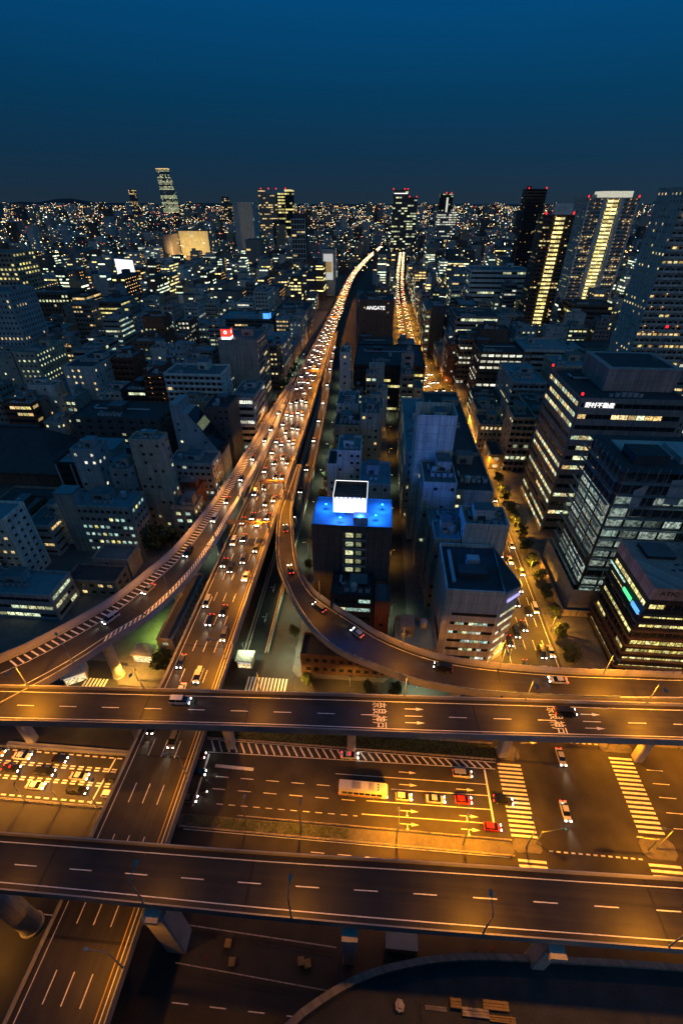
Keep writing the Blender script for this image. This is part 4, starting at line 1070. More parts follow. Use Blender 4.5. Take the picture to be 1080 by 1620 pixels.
# high-rise flats
def highrise(label, u0, u1, v0, v1, h, fl, wall, lit, hue, faces='fl', dots=.2, stripe_=None, pitch=3.4):
    t = B(label, u0, u1, v0, v1, h, fl, 'balcony', wall, lit, hue, faces, pitch=pitch, kit=1, near=False, name='residential_tower', dots=dots)
    hw, hd = (u1 - u0) / 2, (v1 - v0) / 2
    if stripe_:
        x0, x1, mk = stripe_
        fh = h / fl
        for k in range(1, fl):
            place('lit_lobby', shared(('lob', x1 - x0, mk, round(fh, 2)), lambda: (lambda q: ([q.box(c * (x1 - x0) / 4 + .25, (c + 1) * (x1 - x0) / 4 - .25, -.5, 0, 0, fh * .5) for c in range(4)], q.mesh('lit_lobby', [mk]))[1])(MB())), t, (x0, -hd - .2, k * fh + .5))
    for x in (-hw + 1, hw - 1): big_beacon(t, x, -hd + 1, h + 1, 2.0)
    return t
t1 = highrise('tall white residential tower with a glowing yellow central stripe', 213, 266, 600, 640, 122, 34, 'pale', .2, ['yellow', 'warm'], 'fl', .6, (-5.5, 5.5, 'm_yellow'))
m = MB(); m.box(-14, 14, -20, 10, 0, 6); place('crown', m.mesh('crown', ['l_white']), t1, (4, 0, 122.5))
m = MB()
for x in (-9, 9): m.box(x - 2, x + 2, -1.3, 0, 0, 122)
for x in (-26, 24): m.box(x, x + 1.6, -1.6, 0, 0, 118)
place('pier_frame', m.mesh('pier_frame', ['w_white']), t1, (0, -20, 0))
highrise('grey residential tower cut by the frame edge', 155, 186, 300, 330, 125, 36, 'pale', .16, ['warm', 'yellow'], 'fl', .12)
t3 = highrise('dark brown residential tower with a column of yellow windows', 144, 170, 500, 524, 109, 31, 'brown', .2, ['yellow', 'warm'], 'fl', .3, (-3.5, 5.0, 'm_yellow'))
m = MB(); m.box(-8, 8, -1, 3, 0, 9); place('roof_screen', m.mesh('roof_screen', ['w_white']), t3, (2, -11, 109.2))
highrise('slim black residential tower behind the brown one', 200, 226, 800, 830, 133, 36, 'black', .08, ['yellow', 'warm'], 'fl', .1)

for i in range(9):
    wl = thing('wall_lamp', 'amber wall lamp along the old stone buildings, %s from the corner' % ordinal(i + 1), 'lamp', (58.4, 247.5 + i * 3.9, 3.4), 0, 'amber wall lamps of the old stone buildings')
    m = MB(); m.box(-.25, .35, -.12, .12, -.12, .0, 0); m.tube((-.25, 0, 0), (-.25, 0, .5), .3, .35, 8, 1); place('lamp_head', shared('wallamp', lambda: m.mesh('lamp_head', ['steel_dark', 'lamp_lens'])), wl)
    if i % 2 == 0:
        L = shared('wallight', lambda: bpy.data.lights.new('wall_light', 'POINT')); L.energy = 900; L.color = (1, .42, .06); L.shadow_soft_size = .3
        place('wall_light', L, wl, (-.8, 0, .9))

# ---- left of the expressway
sg = B('grey school-like block with blue roof and mixed lit classrooms', -117.5, -92, 138, 150, 22, 6, 'punched', 'grey', .5, ['yellow', 'cyan', 'cyan'], 'fr', pitch=2.3, wf=.62, band=.42, roof='roof_blue', kit=1)
m = MB(); m.box(-3.6, 3.6, -.4, 5.5, 0, 28, 0); m.box(-3.75, 3.75, -.55, 5.65, 27.6, 28.3, 1); place('stair_tower', m.mesh('stair_tower', ['w_grey', 'roof_blue']), sg, (-12.5, -5.5, 0))
for k in range(7):
    m = MB(); m.box(-4, 0, -2, 2, 0, .2); m.box(-4, -3.85, -2, 2, .2, 1.1); m.box(-4, 0, -2, -1.85, .2, 1.1); place('stair_landing', shared('lnd2', lambda: m.mesh('stair_landing', ['w_pale'])), sg, (-16.2, -2.5, 2.4 + k * 2.9))
    place('window', pane_mesh(3.2, 1.5, 'l_stair'), sg, (-18, -.45, 4.1 + k * 2.9))
B('white flats with square windows at the frame edge', -152, -127, 119, 130.5, 28, 9, 'punched', 'white', .06, 'warm', 'rf', pitch=2.6, wf=.5, band=.4, roof='roof_blue', kit=1, name='apartment_building')
B('pale flats with open galleries left of the white ones', -160, -134, 104, 117, 24, 8, 'balcony', 'pale', .25, ['warm', 'cyan'], 'rf', kit=1, roof='roof_blue', name='apartment_building', dots=.3)
B('low block with blue roof and two lit side windows', -131, -105, 101, 113, 11, 3, 'ribbon', 'bluegrey', .45, 'office', 'rf', roof='roof_blue', kit=1)
B('dark low hall with ribbed roof beside the ramp', -109, -90, 113.5, 122.5, 6.5, 2, 'punched', 'mid', .08, 'warm', 'fr', roof='roof_dark', kit=0)
B('dim shed with small roof beyond the dark hall', -104, -90, 124, 133, 8, 2, 'plain', 'grey', .05, 'warm', 'f', roof='roof', kit=0)
fb = B('dark office with pale vertical fins and stepped roof', -146, -109, 175, 198, 20, 5, 'ribbon', 'black', .05, 'office', 'fr', roof='roof_blue', kit=1, band=.5)
for k in range(6):
    m = MB(); m.box(-.25, .25, -.7, 0, 0, 20); place('fin', shared('fin', lambda: m.mesh('fin', ['w_pale'])), fb, (-18 + k * 7.2, -11.5, 0))
m = MB(); m.box(-12, 8, -5, 7, 0, 3.6); m.box(-12.2, 8.2, -5.2, 7.2, 3.6, 3.9, 1); place('penthouse', m.mesh('penthouse', ['w_grey', 'roof_blue']), fb, (-2, 2, 20.1))
B('tall dark blank block with a row of lit square windows', -156, -109, 209, 232, 28, 8, 'punched', 'dark', .14, ['office', 'cyan'], 'fr', pitch=5.4, wf=.35, band=.4, roof='roof_dark', kit=3)
# temple hall: wide hipped roof
tp = thing('temple_hall', 'large temple hall with a wide dark hipped tile roof', 'temple', (-183, 202, 0)); FOOT.append((-222, -150, 178, 228))
m = MB(); m.box(-26, 26, -15, 15, 0, 11); place('wall', m.mesh('wall', ['w_brown']), tp)
m = MB(); ex, ey, rx = 33, 21, 14
P0 = [(-ex, -ey, 10.5), (ex, -ey, 10.5), (ex, ey, 10.5), (-ex, ey, 10.5)]; Q0 = [(-ex * .72, -ey * .55, 15), (ex * .72, -ey * .55, 15), (ex * .72, ey * .55, 15), (-ex * .72, ey * .55, 15)]; R0 = [(-rx, -.5, 25), (rx, -.5, 25), (rx, .5, 25), (-rx, .5, 25)]
for k in range(4):
    j = (k + 1) % 4
    m.quad(P0[k], P0[j], Q0[j], Q0[k]); m.quad(Q0[k], Q0[j], R0[j], R0[k])
m.quad(*R0)
ro = place('roof', m.mesh('roof', ['roof_dark']), tp)
m = MB(); m.box(-rx - .6, rx + .6, -.7, .7, 24.9, 26.2); place('ridge', m.mesh('ridge', ['steel_dark']), ro)
B('low temple side hall with pale eaves', -168, -134, 158, 172, 8, 2, 'plain', 'tan', .1, 'office', 'fr', roof='roof_dark', kit=0)
B('tall white flats with stacked balconies above the expressway', -117, -85, 241, 260, 41, 13, 'balcony', 'white', .07, 'warm', 'fr', pitch=3.6, kit=1, roof='roof', name='apartment_building', dots=.0)
B('reddish brown flats stuck to the white stacked balconies', -130, -117.4, 243, 262, 39, 13, 'balcony', 'redbrown', .15, 'warm', 'fr', kit=1, roof='roof_dark', name='apartment_building', dots=.45)
B('black narrow office left of the reddish flats', -146, -131, 244, 262, 30, 9, 'ribbon', 'black', .2, 'office', 'fr', kit=1, roof='roof_dark')
B('grey office with white shutters left of the black one', -164, -147, 250, 270, 26, 8, 'punched', 'pale', .35, 'office', 'fr', kit=2)
# blue block with one sloping side
sl = thing('sloped_building', 'blue-grey block whose roof slopes steeply to the street', 'building', (-97, 199, 0.01)); FOOT.append((-98, -75, 198, 213))
m = MB(); prof = [(0, 0), (21.5, 0), (21.5, 15), (8, 36), (4, 36), (4, 41), (0, 41)]
n = len(prof); i = 0
m.v += [(x, 0, z) for x, z in prof] + [(x, 13, z) for x, z in prof]
m.f.append(tuple(range(n))); m.m.append(0); m.f.append(tuple(reversed(range(n, 2 * n)))); m.m.append(0)
for k in range(n): m.f.append((k, n + k, n + (k + 1) % n, (k + 1) % n)); m.m.append(1 if k == 2 else 0)
place('wall', m.mesh('wall', ['w_bluegrey', 'roof_dark']), sl)
R = random.Random(8)
for k in range(10):
    for c in range(4):
        z = 3 + k * 3.1; x = 2.4 + c * 4
        if z > 33 - max(0, x - 8) * 1.5: continue
        if R.random() < .35: place('window', pane_mesh(1.0, 1.0, 'l_office' if R.random() < .18 else 'glass'), sl, (x, -.02, z))
for k in range(5):
    a = k / 5.2; x, z = 21.5 - 13.5 * a - 1.3, 15 + 21 * a + 2.0
    m = MB(); m.quad((1.15, 1, -1.75), (-1.15, 1, 1.75), (-1.15, 12, 1.75), (1.15, 12, -1.75)); m.quad((1.15, 1, -1.75), (-1.15, 1, 1.75), (-1.3, 1, 1.5), (1, 1, -1.9))
    place('skylight', shared(('sky', k == 3), lambda: m.mesh('skylight', ['l_dim' if k == 3 else 'glass'])), sl, (x + .12, 0, z + .1))
B('low white block with a row of lit square windows by the ramp', -97, -75.5, 184, 197.5, 17, 5, 'punched', 'pale', .3, 'white', 'fr', pitch=2.5, wf=.6, kit=1)
B('small dark house with lean-to roof under the low white block', -98, -80, 172, 183, 9, 2, 'plain', 'redbrown', .05, 'warm', 'fr', roof='roof_dark', kit=1)
B('dark slab with narrow lit slots behind the sloping block', -86, -74, 214, 232, 33, 10, 'plain', 'dark', .12, 'office', 'f', wf=.3, kit=1, roof='roof_dark')
B('banded pale corner office with dark bays by the ramp merge', -79, -66, 234, 262, 31, 8, 'ribbon', 'pale', .22, 'white', 'fr', band=.5, kit=2)
rs = B('grey office with glowing red cube sign on its roof', -104, -78, 299, 330, 45, 12, 'ribbon', 'grey', .12, 'warm', 'r', kit=1)
sgn = thing('rooftop_sign', 'red and white lit cube sign with round emblem on a grey office', 'sign', (-98, 302, 45.05))
m = MB(); m.box(-3, 3, -3, 3, 1, 2.6, 0); m.box(-3, 3, -3, 3, 2.6, 7.4, 1); m.box(-3.05, 3.05, -3.05, 3.05, 7.4, 7.6, 2); place('panel', m.mesh('panel', ['sign_white', 'sign_red', 'steel_dark']), sgn)
m = MB()
for k in range(20):
    a, b = 2 * pi * k / 20, 2 * pi * (k + 1) / 20
    m.quad((.5 * cos(a), 0, .5 * sin(a)), (1.1 * cos(a), 0, 1.1 * sin(a)), (1.1 * cos(b), 0, 1.1 * sin(b)), (.5 * cos(b), 0, .5 * sin(b)))
em = m.mesh('emblem', ['sign_white'])
place('emblem', em, sgn, (0, -3.06, 5.4)); place('emblem', em, sgn, (3.06, 0, 5.4), pi / 2)
m = MB(); m.tube((0, 0, 0), (0, 0, 1), .12, n=6); lm = m.mesh('leg', ['steel_dark'])
for x in (-2.5, 2.5):
    for y in (-2.5, 2.5): place('leg', lm, sgn, (x, y, 0))
bs = B('wide dark flats with a blue lit sign box at the roof corner', -150, -100, 440, 480, 29, 9, 'ribbon', 'dark', .08, 'warm', 'fr', kit=2, roof='roof_blue')
m = MB(); m.box(-5, 5, -3, 3, 0, 6, 0); m.box(5.0, 5.2, -2.4, 2.4, .8, 5.4, 1); m.box(-1, 4.6, -3.2, -3.0, .8, 5.4, 1); place('sign_box', m.mesh('sign_box', ['w_bluegrey', 'sign_blue']), bs, (19, -15, 29.2))
B('low office with five brightly lit yellow storeys', -218, -192, 271, 300, 17, 5, 'ribbon', 'mid', .95, 'yellow', 'fr', kit=1, band=.5)
B('curved-corner low shop block with green lit windows', -246, -221, 268, 290, 15, 4, 'punched', 'tan', .5, ['yellow', 'cyan'], 'fr', kit=2)
B('dark office striped with bright yellow storeys', -264, -236, 434, 470, 43, 12, 'ribbon', 'dark', .75, 'yellow', 'fr', kit=1, band=.42)
B('broad brown office with scattered pale windows', -345, -298, 456, 490, 46, 11, 'punched', 'brown', .28, 'office', 'fr', pitch=3.4, wf=.6, kit=2, roof='roof_dark')
B('narrow brown tower with amber lit stair edge', -296, -282, 456, 486, 44, 11, 'ribbon', 'brown', .4, 'warm', 'fr', kit=1, roof='roof_dark')
B('tall tan office tower with a regular window grid', -392, -348, 466, 500, 79, 20, 'punched', 'tan', .28, 'yellow', 'fr', pitch=4.2, wf=.6, kit=1, near=False)
B('slim ribbed hotel tower at the frame edge with few amber windows', -332, -262, 333, 362, 66, 18, 'punched', 'bluegrey', .10, 'warm', 'fr', pitch=3.0, wf=.42, kit=1, near=False)
B('pale chimney-like block among low roofs', -236, -222, 405, 420, 34, 9, 'plain', 'pale', .0, 'warm', 'fr', wf=0, kit=1)
M_low = B('green-lit low flats between the two roads under the ramp', -63.5, -58.5, 88, 118, 9, 3, 'punched', 'pale', .25, 'office', 'rf', pitch=2.2, kit=1)
# small kiosks on the ground
def kiosk(label, u, v, w, d, h, mk, rz=0):
    t = thing('kiosk', label, 'kiosk', (u, v, .16), rz)
    m = MB(); m.box(-w / 2, w / 2, -d / 2, d / 2, 0, h); m.box(-w / 2 - .4, w / 2 + .4, -d / 2 - .5, d / 2 + .4, h, h + .3); place('wall', m.mesh('wall', ['w_pale']), t)
    m = MB(); m.box(-w / 2 + .2, w / 2 - .2, -d / 2 - .08, -d / 2, h - 1.1, h - .2); place('lit_sign', m.mesh('lit_sign', [mk]), t)
    m = MB(); m.box(-w / 2 + .3, w / 2 - .3, -d / 2 - .05, -d / 2, .1, h - 1.3); place('window', m.mesh('window', ['l_warm']), t)
kiosk('small police box with lit front under the curved ramp', -87, 80, 6, 5, 3.6, 'sign_dimwhite', .5)
kiosk('little shop with a white lit sign at the exit ramp foot', -36.8, 88.5, 4.5, 3.4, 3.4, 'sign_dimwhite')
kiosk('small orange lit stall beside the leafy corner tree', -69, 88.5, 6, 4, 3.4, 'l_warm')

# ---- landmark towers farther off
def far_tower(label, u0, u1, v0, d, segs, wall, hue, lit, faces, fh=4.0, name='skyscraper'):
    t = thing(name, label, 'skyscraper', ((u0 + u1) / 2, v0 + d / 2, 0)); FOOT.append((u0, u1, v0, v0 + d))
    R = random.Random(int(v0)); hw, hd = (u1 - u0) / 2, d / 2
    m = MB(); wp = MB()
    for (x0, x1, y1, z0, z1) in segs:
        a, b = -hw + x0 * 2 * hw, -hw + x1 * 2 * hw
        yb = -hd + y1 * d
        m.box(a, b, -hd, yb, z0, z1, 0, 1)
        z = z0 + fh
        while z < z1 - 2:
            p = lit * R.choice((.1, .5, 1, 1.5, 2))
            for F in faces:
                l = (b - a) if F == 'f' else (yb + hd)
                n = max(2, int(l / 7)); st = l / n
                for c in range(n):
                    if R.random() > p: continue
                    s0, s1 = c * st + .6, (c + 1) * st - .6
                    if F == 'f': q = [(a + s0, -hd - .1, z), (a + s1, -hd - .1, z), (a + s1, -hd - .1, z + fh * .5), (a + s0, -hd - .1, z + fh * .5)]
                    elif F == 'r': q = [(b + .1, -hd + s0, z), (b + .1, -hd + s1, z), (b + .1, -hd + s1, z + fh * .5), (b + .1, -hd + s0, z + fh * .5)]
                    else: q = [(a - .1, -hd + s0, z), (a - .1, -hd + s1, z), (a - .1, -hd + s1, z + fh * .5), (a - .1, -hd + s0, z + fh * .5)]
                    wp.quad(*q)
            z += fh
    place('wall', m.mesh('wall', ['w_' + wall, 'roof_dark']), t)
    if wp.f: place('window_panes', wp.mesh('window_panes', [hue]), t, kind='stuff')
    return t
hk = far_tower('tallest stepped glass skyscraper alone on the horizon', -1905, -1800, 4600, 90, [(0, 1, 1, 0, 190), (0, .92, .8, 190, 270), (0, .86, .6, 270, 342)], 'mid', 'l_office', .75, 'fr', 9)
m = MB(); m.box(-54, 40, -47, 9, 0, 6); place('lit_crown', m.mesh('lit_crown', ['l_warm']), hk, (0, 0, 338))
t5 = far_tower('dark twin-stepped tower over the far end of the avenue', 22, 88, 1500, 45, [(0, .62, 1, 0, 145), (.62, 1, .7, 0, 128)], 'dark', 'l_office', .35, 'fl', 6)
m = MB(); m.box(-30, 6, -1, 0, 0, 1.5); place('lit_crown', m.mesh('lit_crown', ['sign_white']), t5, (0, -23, 136))
for x in (-32, -2, 6): big_beacon(t5, x, -20, 145, 3.0)
for x in (12, 31): big_beacon(t5, x, -20, 128, 3.0)
t6 = far_tower('slim dark tower with a bright vertical strip beyond the avenue', 199, 243, 2000, 40, [(0, 1, 1, 0, 142)], 'black', 'l_office', .1, 'fl', 6)
m = MB(); m.box(-3, 3, -1, 0, 40, 130); place('lit_strip', m.mesh('lit_strip', ['l_white']), t6, (3, -20, 0)); big_beacon(t6, 0, 0, 142, 4.2); big_beacon(t6, 18, 0, 142, 3.6)
far_tower('office block with dense pale lit storeys left of the slim strip tower', 160, 215, 1640, 40, [(0, .75, 1, 0, 92), (.75, 1, 1, 0, 100)], 'mid', 'l_white', .75, 'fl', 6)
far_tower('smooth pale office tower with a glassy lit side', -337, -293, 1200, 60, [(0, 1, 1, 0, 118)], 'pale', 'l_cyan', .12, 'r', 6)
t7 = far_tower('broad brown hotel tower in the far cluster', -392, -334, 1700, 40, [(0, 1, 1, 0, 138), (0, .25, 1, 138, 150)], 'tan', 'l_warm', .4, 'fr', 6)
for x in (-24, 0, 24): big_beacon(t7, x, 0, 150, 3.6)
t8 = far_tower('slim black tower with glowing yellow storeys in the far cluster', -330, -285, 1690, 40, [(0, .45, 1, 0, 140), (.5, 1, 1, 0, 150)], 'black', 'l_yellow', .6, 'fr', 8)
m = MB(); m.box(0, 22, -1, 0, 0, 3); place('lit_crown', m.mesh('lit_crown', ['l_warm']), t8, (0, -20, 146)); big_beacon(t8, 0, 0, 150, 3.6)
gw = far_tower('dark tower caged in a white grid frame', -155, -132, 900, 30, [(0, 1, 1, 0, 95)], 'black', 'l_warm', .15, 'f', 5)
m = MB()
for k in range(6): m.box(-11.6 + k * 4.6 - .35, -11.6 + k * 4.6 + .35, -1, 0, 15, 96)
for k in range(12): m.box(-12, 12, -1.05, 0, 15 + k * 7.2, 16 + k * 7.2)
place('white_grid', m.mesh('white_grid', ['w_white']), gw, (0, -15, 0))
dp = far_tower('department store floodlit in warm yellow light', -412, -352, 1050, 50, [(0, 1, 1, 0, 70)], 'beige', 'l_warm', .15, 'fr', 6)
m = MB()
for k in range(4): m.box(-26 + k * 15, -14 + k * 15, -1, 0, 0, 4)
place('lit_marquee', m.mesh('lit_marquee', ['l_yellow']), dp, (0, -25, 16))
m = MB(); m.box(-28, 29, -.6, -.1, 30, 60); m.box(29.7, 30.3, -24, 22, 26, 60); place('floodlit_wall', m.mesh('floodlit_wall', ['flood_wall']), dp, (0, -25, 0)) if False else None
for i, x in enumerate((-400, -382, -364)):
    L = shared('flood', lambda: bpy.data.lights.new('flood_light', 'SPOT')); L.energy = 130000; L.color = (1, .72, .25); L.spot_size = radians(110); L.spot_blend = .8; L.shadow_soft_size = 1
    f_ = thing('floodlight', 'warm floodlight before the department store, %s of three' % ordinal(i + 1), 'floodlight', (x, 985, 30), 0, 'floodlights of the department store')
    m = MB(); m.tube((0, 0, -30), (0, 0, 0), .25, n=6); m.box(-1, 1, -.6, .6, 0, 1.2, 1); place('lamp_head', shared('dpl', lambda: m.mesh('lamp_head', ['steel_dark', 'far_street'])), f_)
    lo = place('flood_light', L, f_, (0, 0, 2)); lo.rotation_euler = (radians(100), 0, 0)
far_tower('pale pink slab beside the floodlit store', -430, -414, 1010, 40, [(0, 1, 1, 0, 66)], 'pink', 'l_warm', .05, 'fr', 6)
bbd = thing('billboard', 'huge white glowing screen standing over the low roofs', 'billboard', (-330, 640, 0)); FOOT.append((-350, -300, 630, 680))
m = MB(); m.box(-17, 17, -.5, .5, 30, 58); place('screen', m.mesh('screen', ['screen']), bbd, (0, 0, 0), -.45)
m = MB()
for x in (-14, 0, 14): m.box(x - .6, x + .6, 1.0, 2.0, 0, 57)
m.box(-17, 17, .52, 1.0, 30, 58); place('frame', m.mesh('frame', ['steel_dark']), bbd, (0, 0, 0), -.45)
vb = far_tower('narrow block covered by a tall lit picture screen by the expressway', -88, -70, 760, 24, [(0, 1, 1, 0, 62)], 'pale', 'l_warm', .02, 'f', 5)
m = MB(); m.box(-7, 7, -.4, -.1, 22, 56); place('screen', m.mesh('screen', ['sign_dimwhite']), vb, (0, -12, 0))
m = MB(); m.box(-5.5, 5.5, -.6, -.42, 32, 46); place('picture', m.mesh('picture', ['l_warm']), vb, (0, -12, 0))
far_tower('dark slab left of the white grid tower', -232, -208, 880, 34, [(0, 1, 1, 0, 66)], 'mid', 'l_warm', .05, 'fr', 5)
far_tower('wide low arena roof beyond the avenue with a glowing rim', 96, 190, 1420, 60, [(0, 1, 1, 0, 34)], 'dark', 'l_warm', .4, 'f', 10, 'arena')
far_tower('slim lone tower left of the tallest skyscraper', -1850, -1810, 3900, 40, [(0, 1, 1, 0, 190)], 'dark', 'l_warm', .3, 'fr', 10)
far_tower('dark stepped tower between the tallest one and the pale tower', -900, -850, 3000, 40, [(0, .6, 1, 0, 140), (.6, 1, 1, 0, 110)], 'dark', 'l_warm', .2, 'fr', 8)

letters('ANGATE', 4.0, .1, 'sign_white', ag, (-.5, -15.1, 44.5), (pi / 2, 0, 0), 'sign_lettering')

# ------------------------------------------------------------------ the rest of the city
G = random.Random(77)
def taken(u0, u1, v0, v1, pad=.8):
    for a, b, c, d in FOOT:
        if u0 < b + pad and u1 > a - pad and v0 < d + pad and v1 > c - pad: return True
    return False
def av_left(v):
    for (a, b), (c, d) in zip(AVL, AVL[1:]):
        if b <= v <= d: return a + (c - a) * (v - b) / (d - b)
    return AVL[0][0] if v < AVL[0][1] else AVL[-1][0]
def road_clear(u0, u1, v0, v1):
    """true when the plot keeps off every road corridor"""
    if v0 < 84: return False
    if u1 > -66 and u0 < -22 and v0 < 700: return False
    if v0 >= 500 and u1 > -75 and u0 < -20 + max(0, (v0 - 950) * .1): return False
    for q in (v0, v1):
        c = av_left(q)
        if u1 > c - 2 and u0 < c + 17.5: return False
    if v0 < 230 and u1 > 43.6 and u0 < 61.4: return False
    if u1 > 61.4 and u0 < 74 and v0 < 210: return False
    if u1 > 8 and u0 < 14 and v0 < 420: return False
    if u1 > -100 and v0 < 140 and u0 < -66: return False
    return True
def in_view(u, v, pad):
    x = u * cos(radians(4.46)) + v * sin(radians(4.46)); y = -u * sin(radians(4.46)) + v * cos(radians(4.46))
    return abs(x) < .66 * y + pad

lots = []
def block(u0, u1, v0, v1):
    nu, nv = G.choice((1, 2, 2, 3, 3)) if u1 - u0 > 20 else G.choice((1, 1, 2)), G.choice((1, 2, 2, 3))
    xs = [u0] + sorted(u0 + (u1 - u0) * (k + G.uniform(-.2, .2)) / nu for k in range(1, nu)) + [u1]
    for a, b in zip(xs, xs[1:]):
        ys = [v0] + [v0 + (v1 - v0) * (k + G.uniform(-.22, .22)) / nv for k in range(1, nv)] + [v1]
        for c, d in zip(ys, ys[1:]):
            lots.append((a + .6, b - .6, c + .6, d - .6))
cols = [(-66 - 41 * (k + 1), -66 - 41 * k - 6) for k in range(26)] + [(-22, -8), (-7, 7.5), (14.5, 28.5), (29.5, 43), (44.5, 60.5)] + [(61.8 + 43 * k, 61.8 + 43 * k + 37) for k in range(22)]
for a, b in cols:
    v = 86.0
    while v < 1000:
        dv = G.uniform(34, 44)
        if in_view((a + b) / 2, v, 60): block(a, b, v, v + dv)
        v += dv + 6
lots = [l for l in lots if road_clear(*l) and in_view((l[0] + l[1]) / 2, l[2], 40)]
free = []
for l in lots:
    if not taken(*l): free.append(l); continue
    # try to keep the part of the plot that is still open
    a, b, c, d = l
    for q in ((a, (a + b) / 2, c, d), ((a + b) / 2, b, c, d), (a, b, c, (c + d) / 2), (a, b, (c + d) / 2, d), (a, (a + b) / 2, c, (c + d) / 2), ((a + b) / 2, b, (c + d) / 2, d)):
        if q[1] - q[0] > 6 and q[3] - q[2] > 6 and not taken(*q): free.append(q); break
free.sort(key=lambda l: l[2] + .25 * abs(l[0]))
WALLS = ['white', 'pale', 'pale', 'grey', 'grey', 'mid', 'mid', 'dark', 'brown', 'beige', 'tan', 'bluegrey', 'bluegrey', 'redbrown', 'pink']
TONE = dict(white='white', pale='pale grey', grey='grey', mid='dull grey', dark='dark', brown='brown', beige='beige', tan='tan', bluegrey='blue-grey', redbrown='red-brown', pink='pinkish', black='black')
N_IND = 285
def height(u, v):
    r = G.random()
    h = G.uniform(10, 20) if r < .25 else (G.uniform(20, 34) if r < .85 else G.uniform(34, 50))
    if v < 150: h = min(h, 13 + G.random() * 6)
    if u > 61 and v < 420: h = min(h, 34)
    return h
count = {}
used = set()
far_lots = []
for i, (a, b, c, d) in enumerate(free):
    h = height(a, c)
    if i >= N_IND: far_lots.append((a, b, c, d, h)); continue
    w = G.choice(WALLS); fl = max(2, int(h / 3.5))
    st = G.choice(('ribbon', 'punched', 'punched', 'plain', 'balcony', 'plain'))
    hue = G.choice((['office'], ['yellow', 'office'], ['white'], ['warm'], ['cyan', 'office'], ['warm', 'yellow']))
    lit = G.choice((.15, .25, .35, .55, .85))
    zone = 'left of the expressway' if b < -60 else ('between exit ramp and alley' if b < 9 else ('between alley and avenue' if b < 45 else 'beyond the avenue'))
    row = int((c - 80) / 46) + 1
    key = (zone, row); count[key] = count.get(key, 0) + 1
    kind = {'ribbon': 'banded office', 'punched': 'office', 'plain': 'block', 'balcony': 'flats'}[st]
    lab = '%s %s-storey %s, %s in the %s row back, %s' % (TONE[w], num(fl), kind, ordinal(count[key]), ordinal(row), zone)
    B(lab, a, b, c, d, h, fl, st, w, lit, hue, None, pitch=G.uniform(2.6, 3.6), band=G.uniform(.36, .5), wf=G.uniform(.4, .62), kit=G.choice((1, 2, 2, 3)), near=False,
      roof=G.choice(('roof', 'roof', 'roof_blue', 'roof_dark')), name='apartment_building' if st == 'balcony' else 'mid_rise_building', group='mid-rise buildings of the dense city', seed=i, dots=.35 if G.random() < .4 else 0, reg=False)

# everything beyond: one mass of small buildings and their lights
FM = ['w_white', 'w_pale', 'w_grey', 'w_mid', 'w_dark', 'w_brown', 'w_tan', 'w_bluegrey', 'roof', 'roof_dark', 'm_white', 'm_warm', 'm_white', 'm_yellow', 'far_warm', 'far_white', 'far_street', 'far_cool', 'amber_dot', 'far_red']
city = MB()
def far_box(a, b, c, d, h, win=True, big=False):
    wi = G.randint(0, 7)
    city.box(a, b, c, d, 0, h, wi, 8 + (G.random() < .5))
    if h > 14 and G.random() < .7:
        pw, pd = (b - a) * G.uniform(.2, .45), (d - c) * G.uniform(.2, .45); x, y = G.uniform(a, b - pw), G.uniform(c, d - pd)
        city.box(x, x + pw, y, y + pd, h + .05, h + G.uniform(2.5, 5), wi, 8)
    if not win: return
    fh = 3.5; fl = int(h / fh)
    mode = G.random(); mk = G.choice((10, 10, 11, 12, 13))
    lit = G.choice((.14, .22, .35, .5, .8))
    side = b < 20
    for F in 'fs':
        l = (b - a) if F == 'f' else (d - c)
        if mode < .25 and F == 's':         # lamp-lit gallery
            for k in range(fl):
                n = max(2, int(l / 5))
                for q in range(n):
                    if G.random() < .75: _fw(F, side, a, b, c, d, (q + .5) * l / n - .4, .8, k * fh + 2.2, .7, 18)
            continue
        n = max(1, int(l / (4 if mode < .7 else 8)))
        for k in range(fl):
            p = lit * G.choice((0, .5, 1, 2))
            for q in range(n):
                if G.random() < p: _fw(F, side, a, b, c, d, q * l / n + .5, l / n - 1.0, k * fh + 1.2, 1.5, mk)
def _fw(F, side, a, b, c, d, s, w, z, hh, mk):
    if F == 'f': city.quad((a + s, c - .06, z), (a + s + w, c - .06, z), (a + s + w, c - .06, z + hh), (a + s, c - .06, z + hh), mk)
    elif side: city.quad((b + .06, c + s, z), (b + .06, c + s + w, z), (b + .06, c + s + w, z + hh), (b + .06, c + s, z + hh), mk)
    else: city.quad((a - .06, c + s + w, z), (a - .06, c + s, z), (a - .06, c + s, z + hh), (a - .06, c + s + w, z + hh), mk)
for l in far_lots: far_box(*l)
def sprinkle(a, b, c, d, h, n, size, mks):
    side = (a + b) / 2 < 20
    for _ in range(n):
        z = G.uniform(.45, .97) * h
        F = 'f' if G.random() < .6 else 's'
        l = (b - a) if F == 'f' else (d - c)
        w = min(l * .8, size * G.uniform(.5, 1.8))
        _fw(F, side, a, b, c, d, G.uniform(0, l - w), w, z, size * G.uniform(.4, .9), G.choice(mks))
v = 1000.0
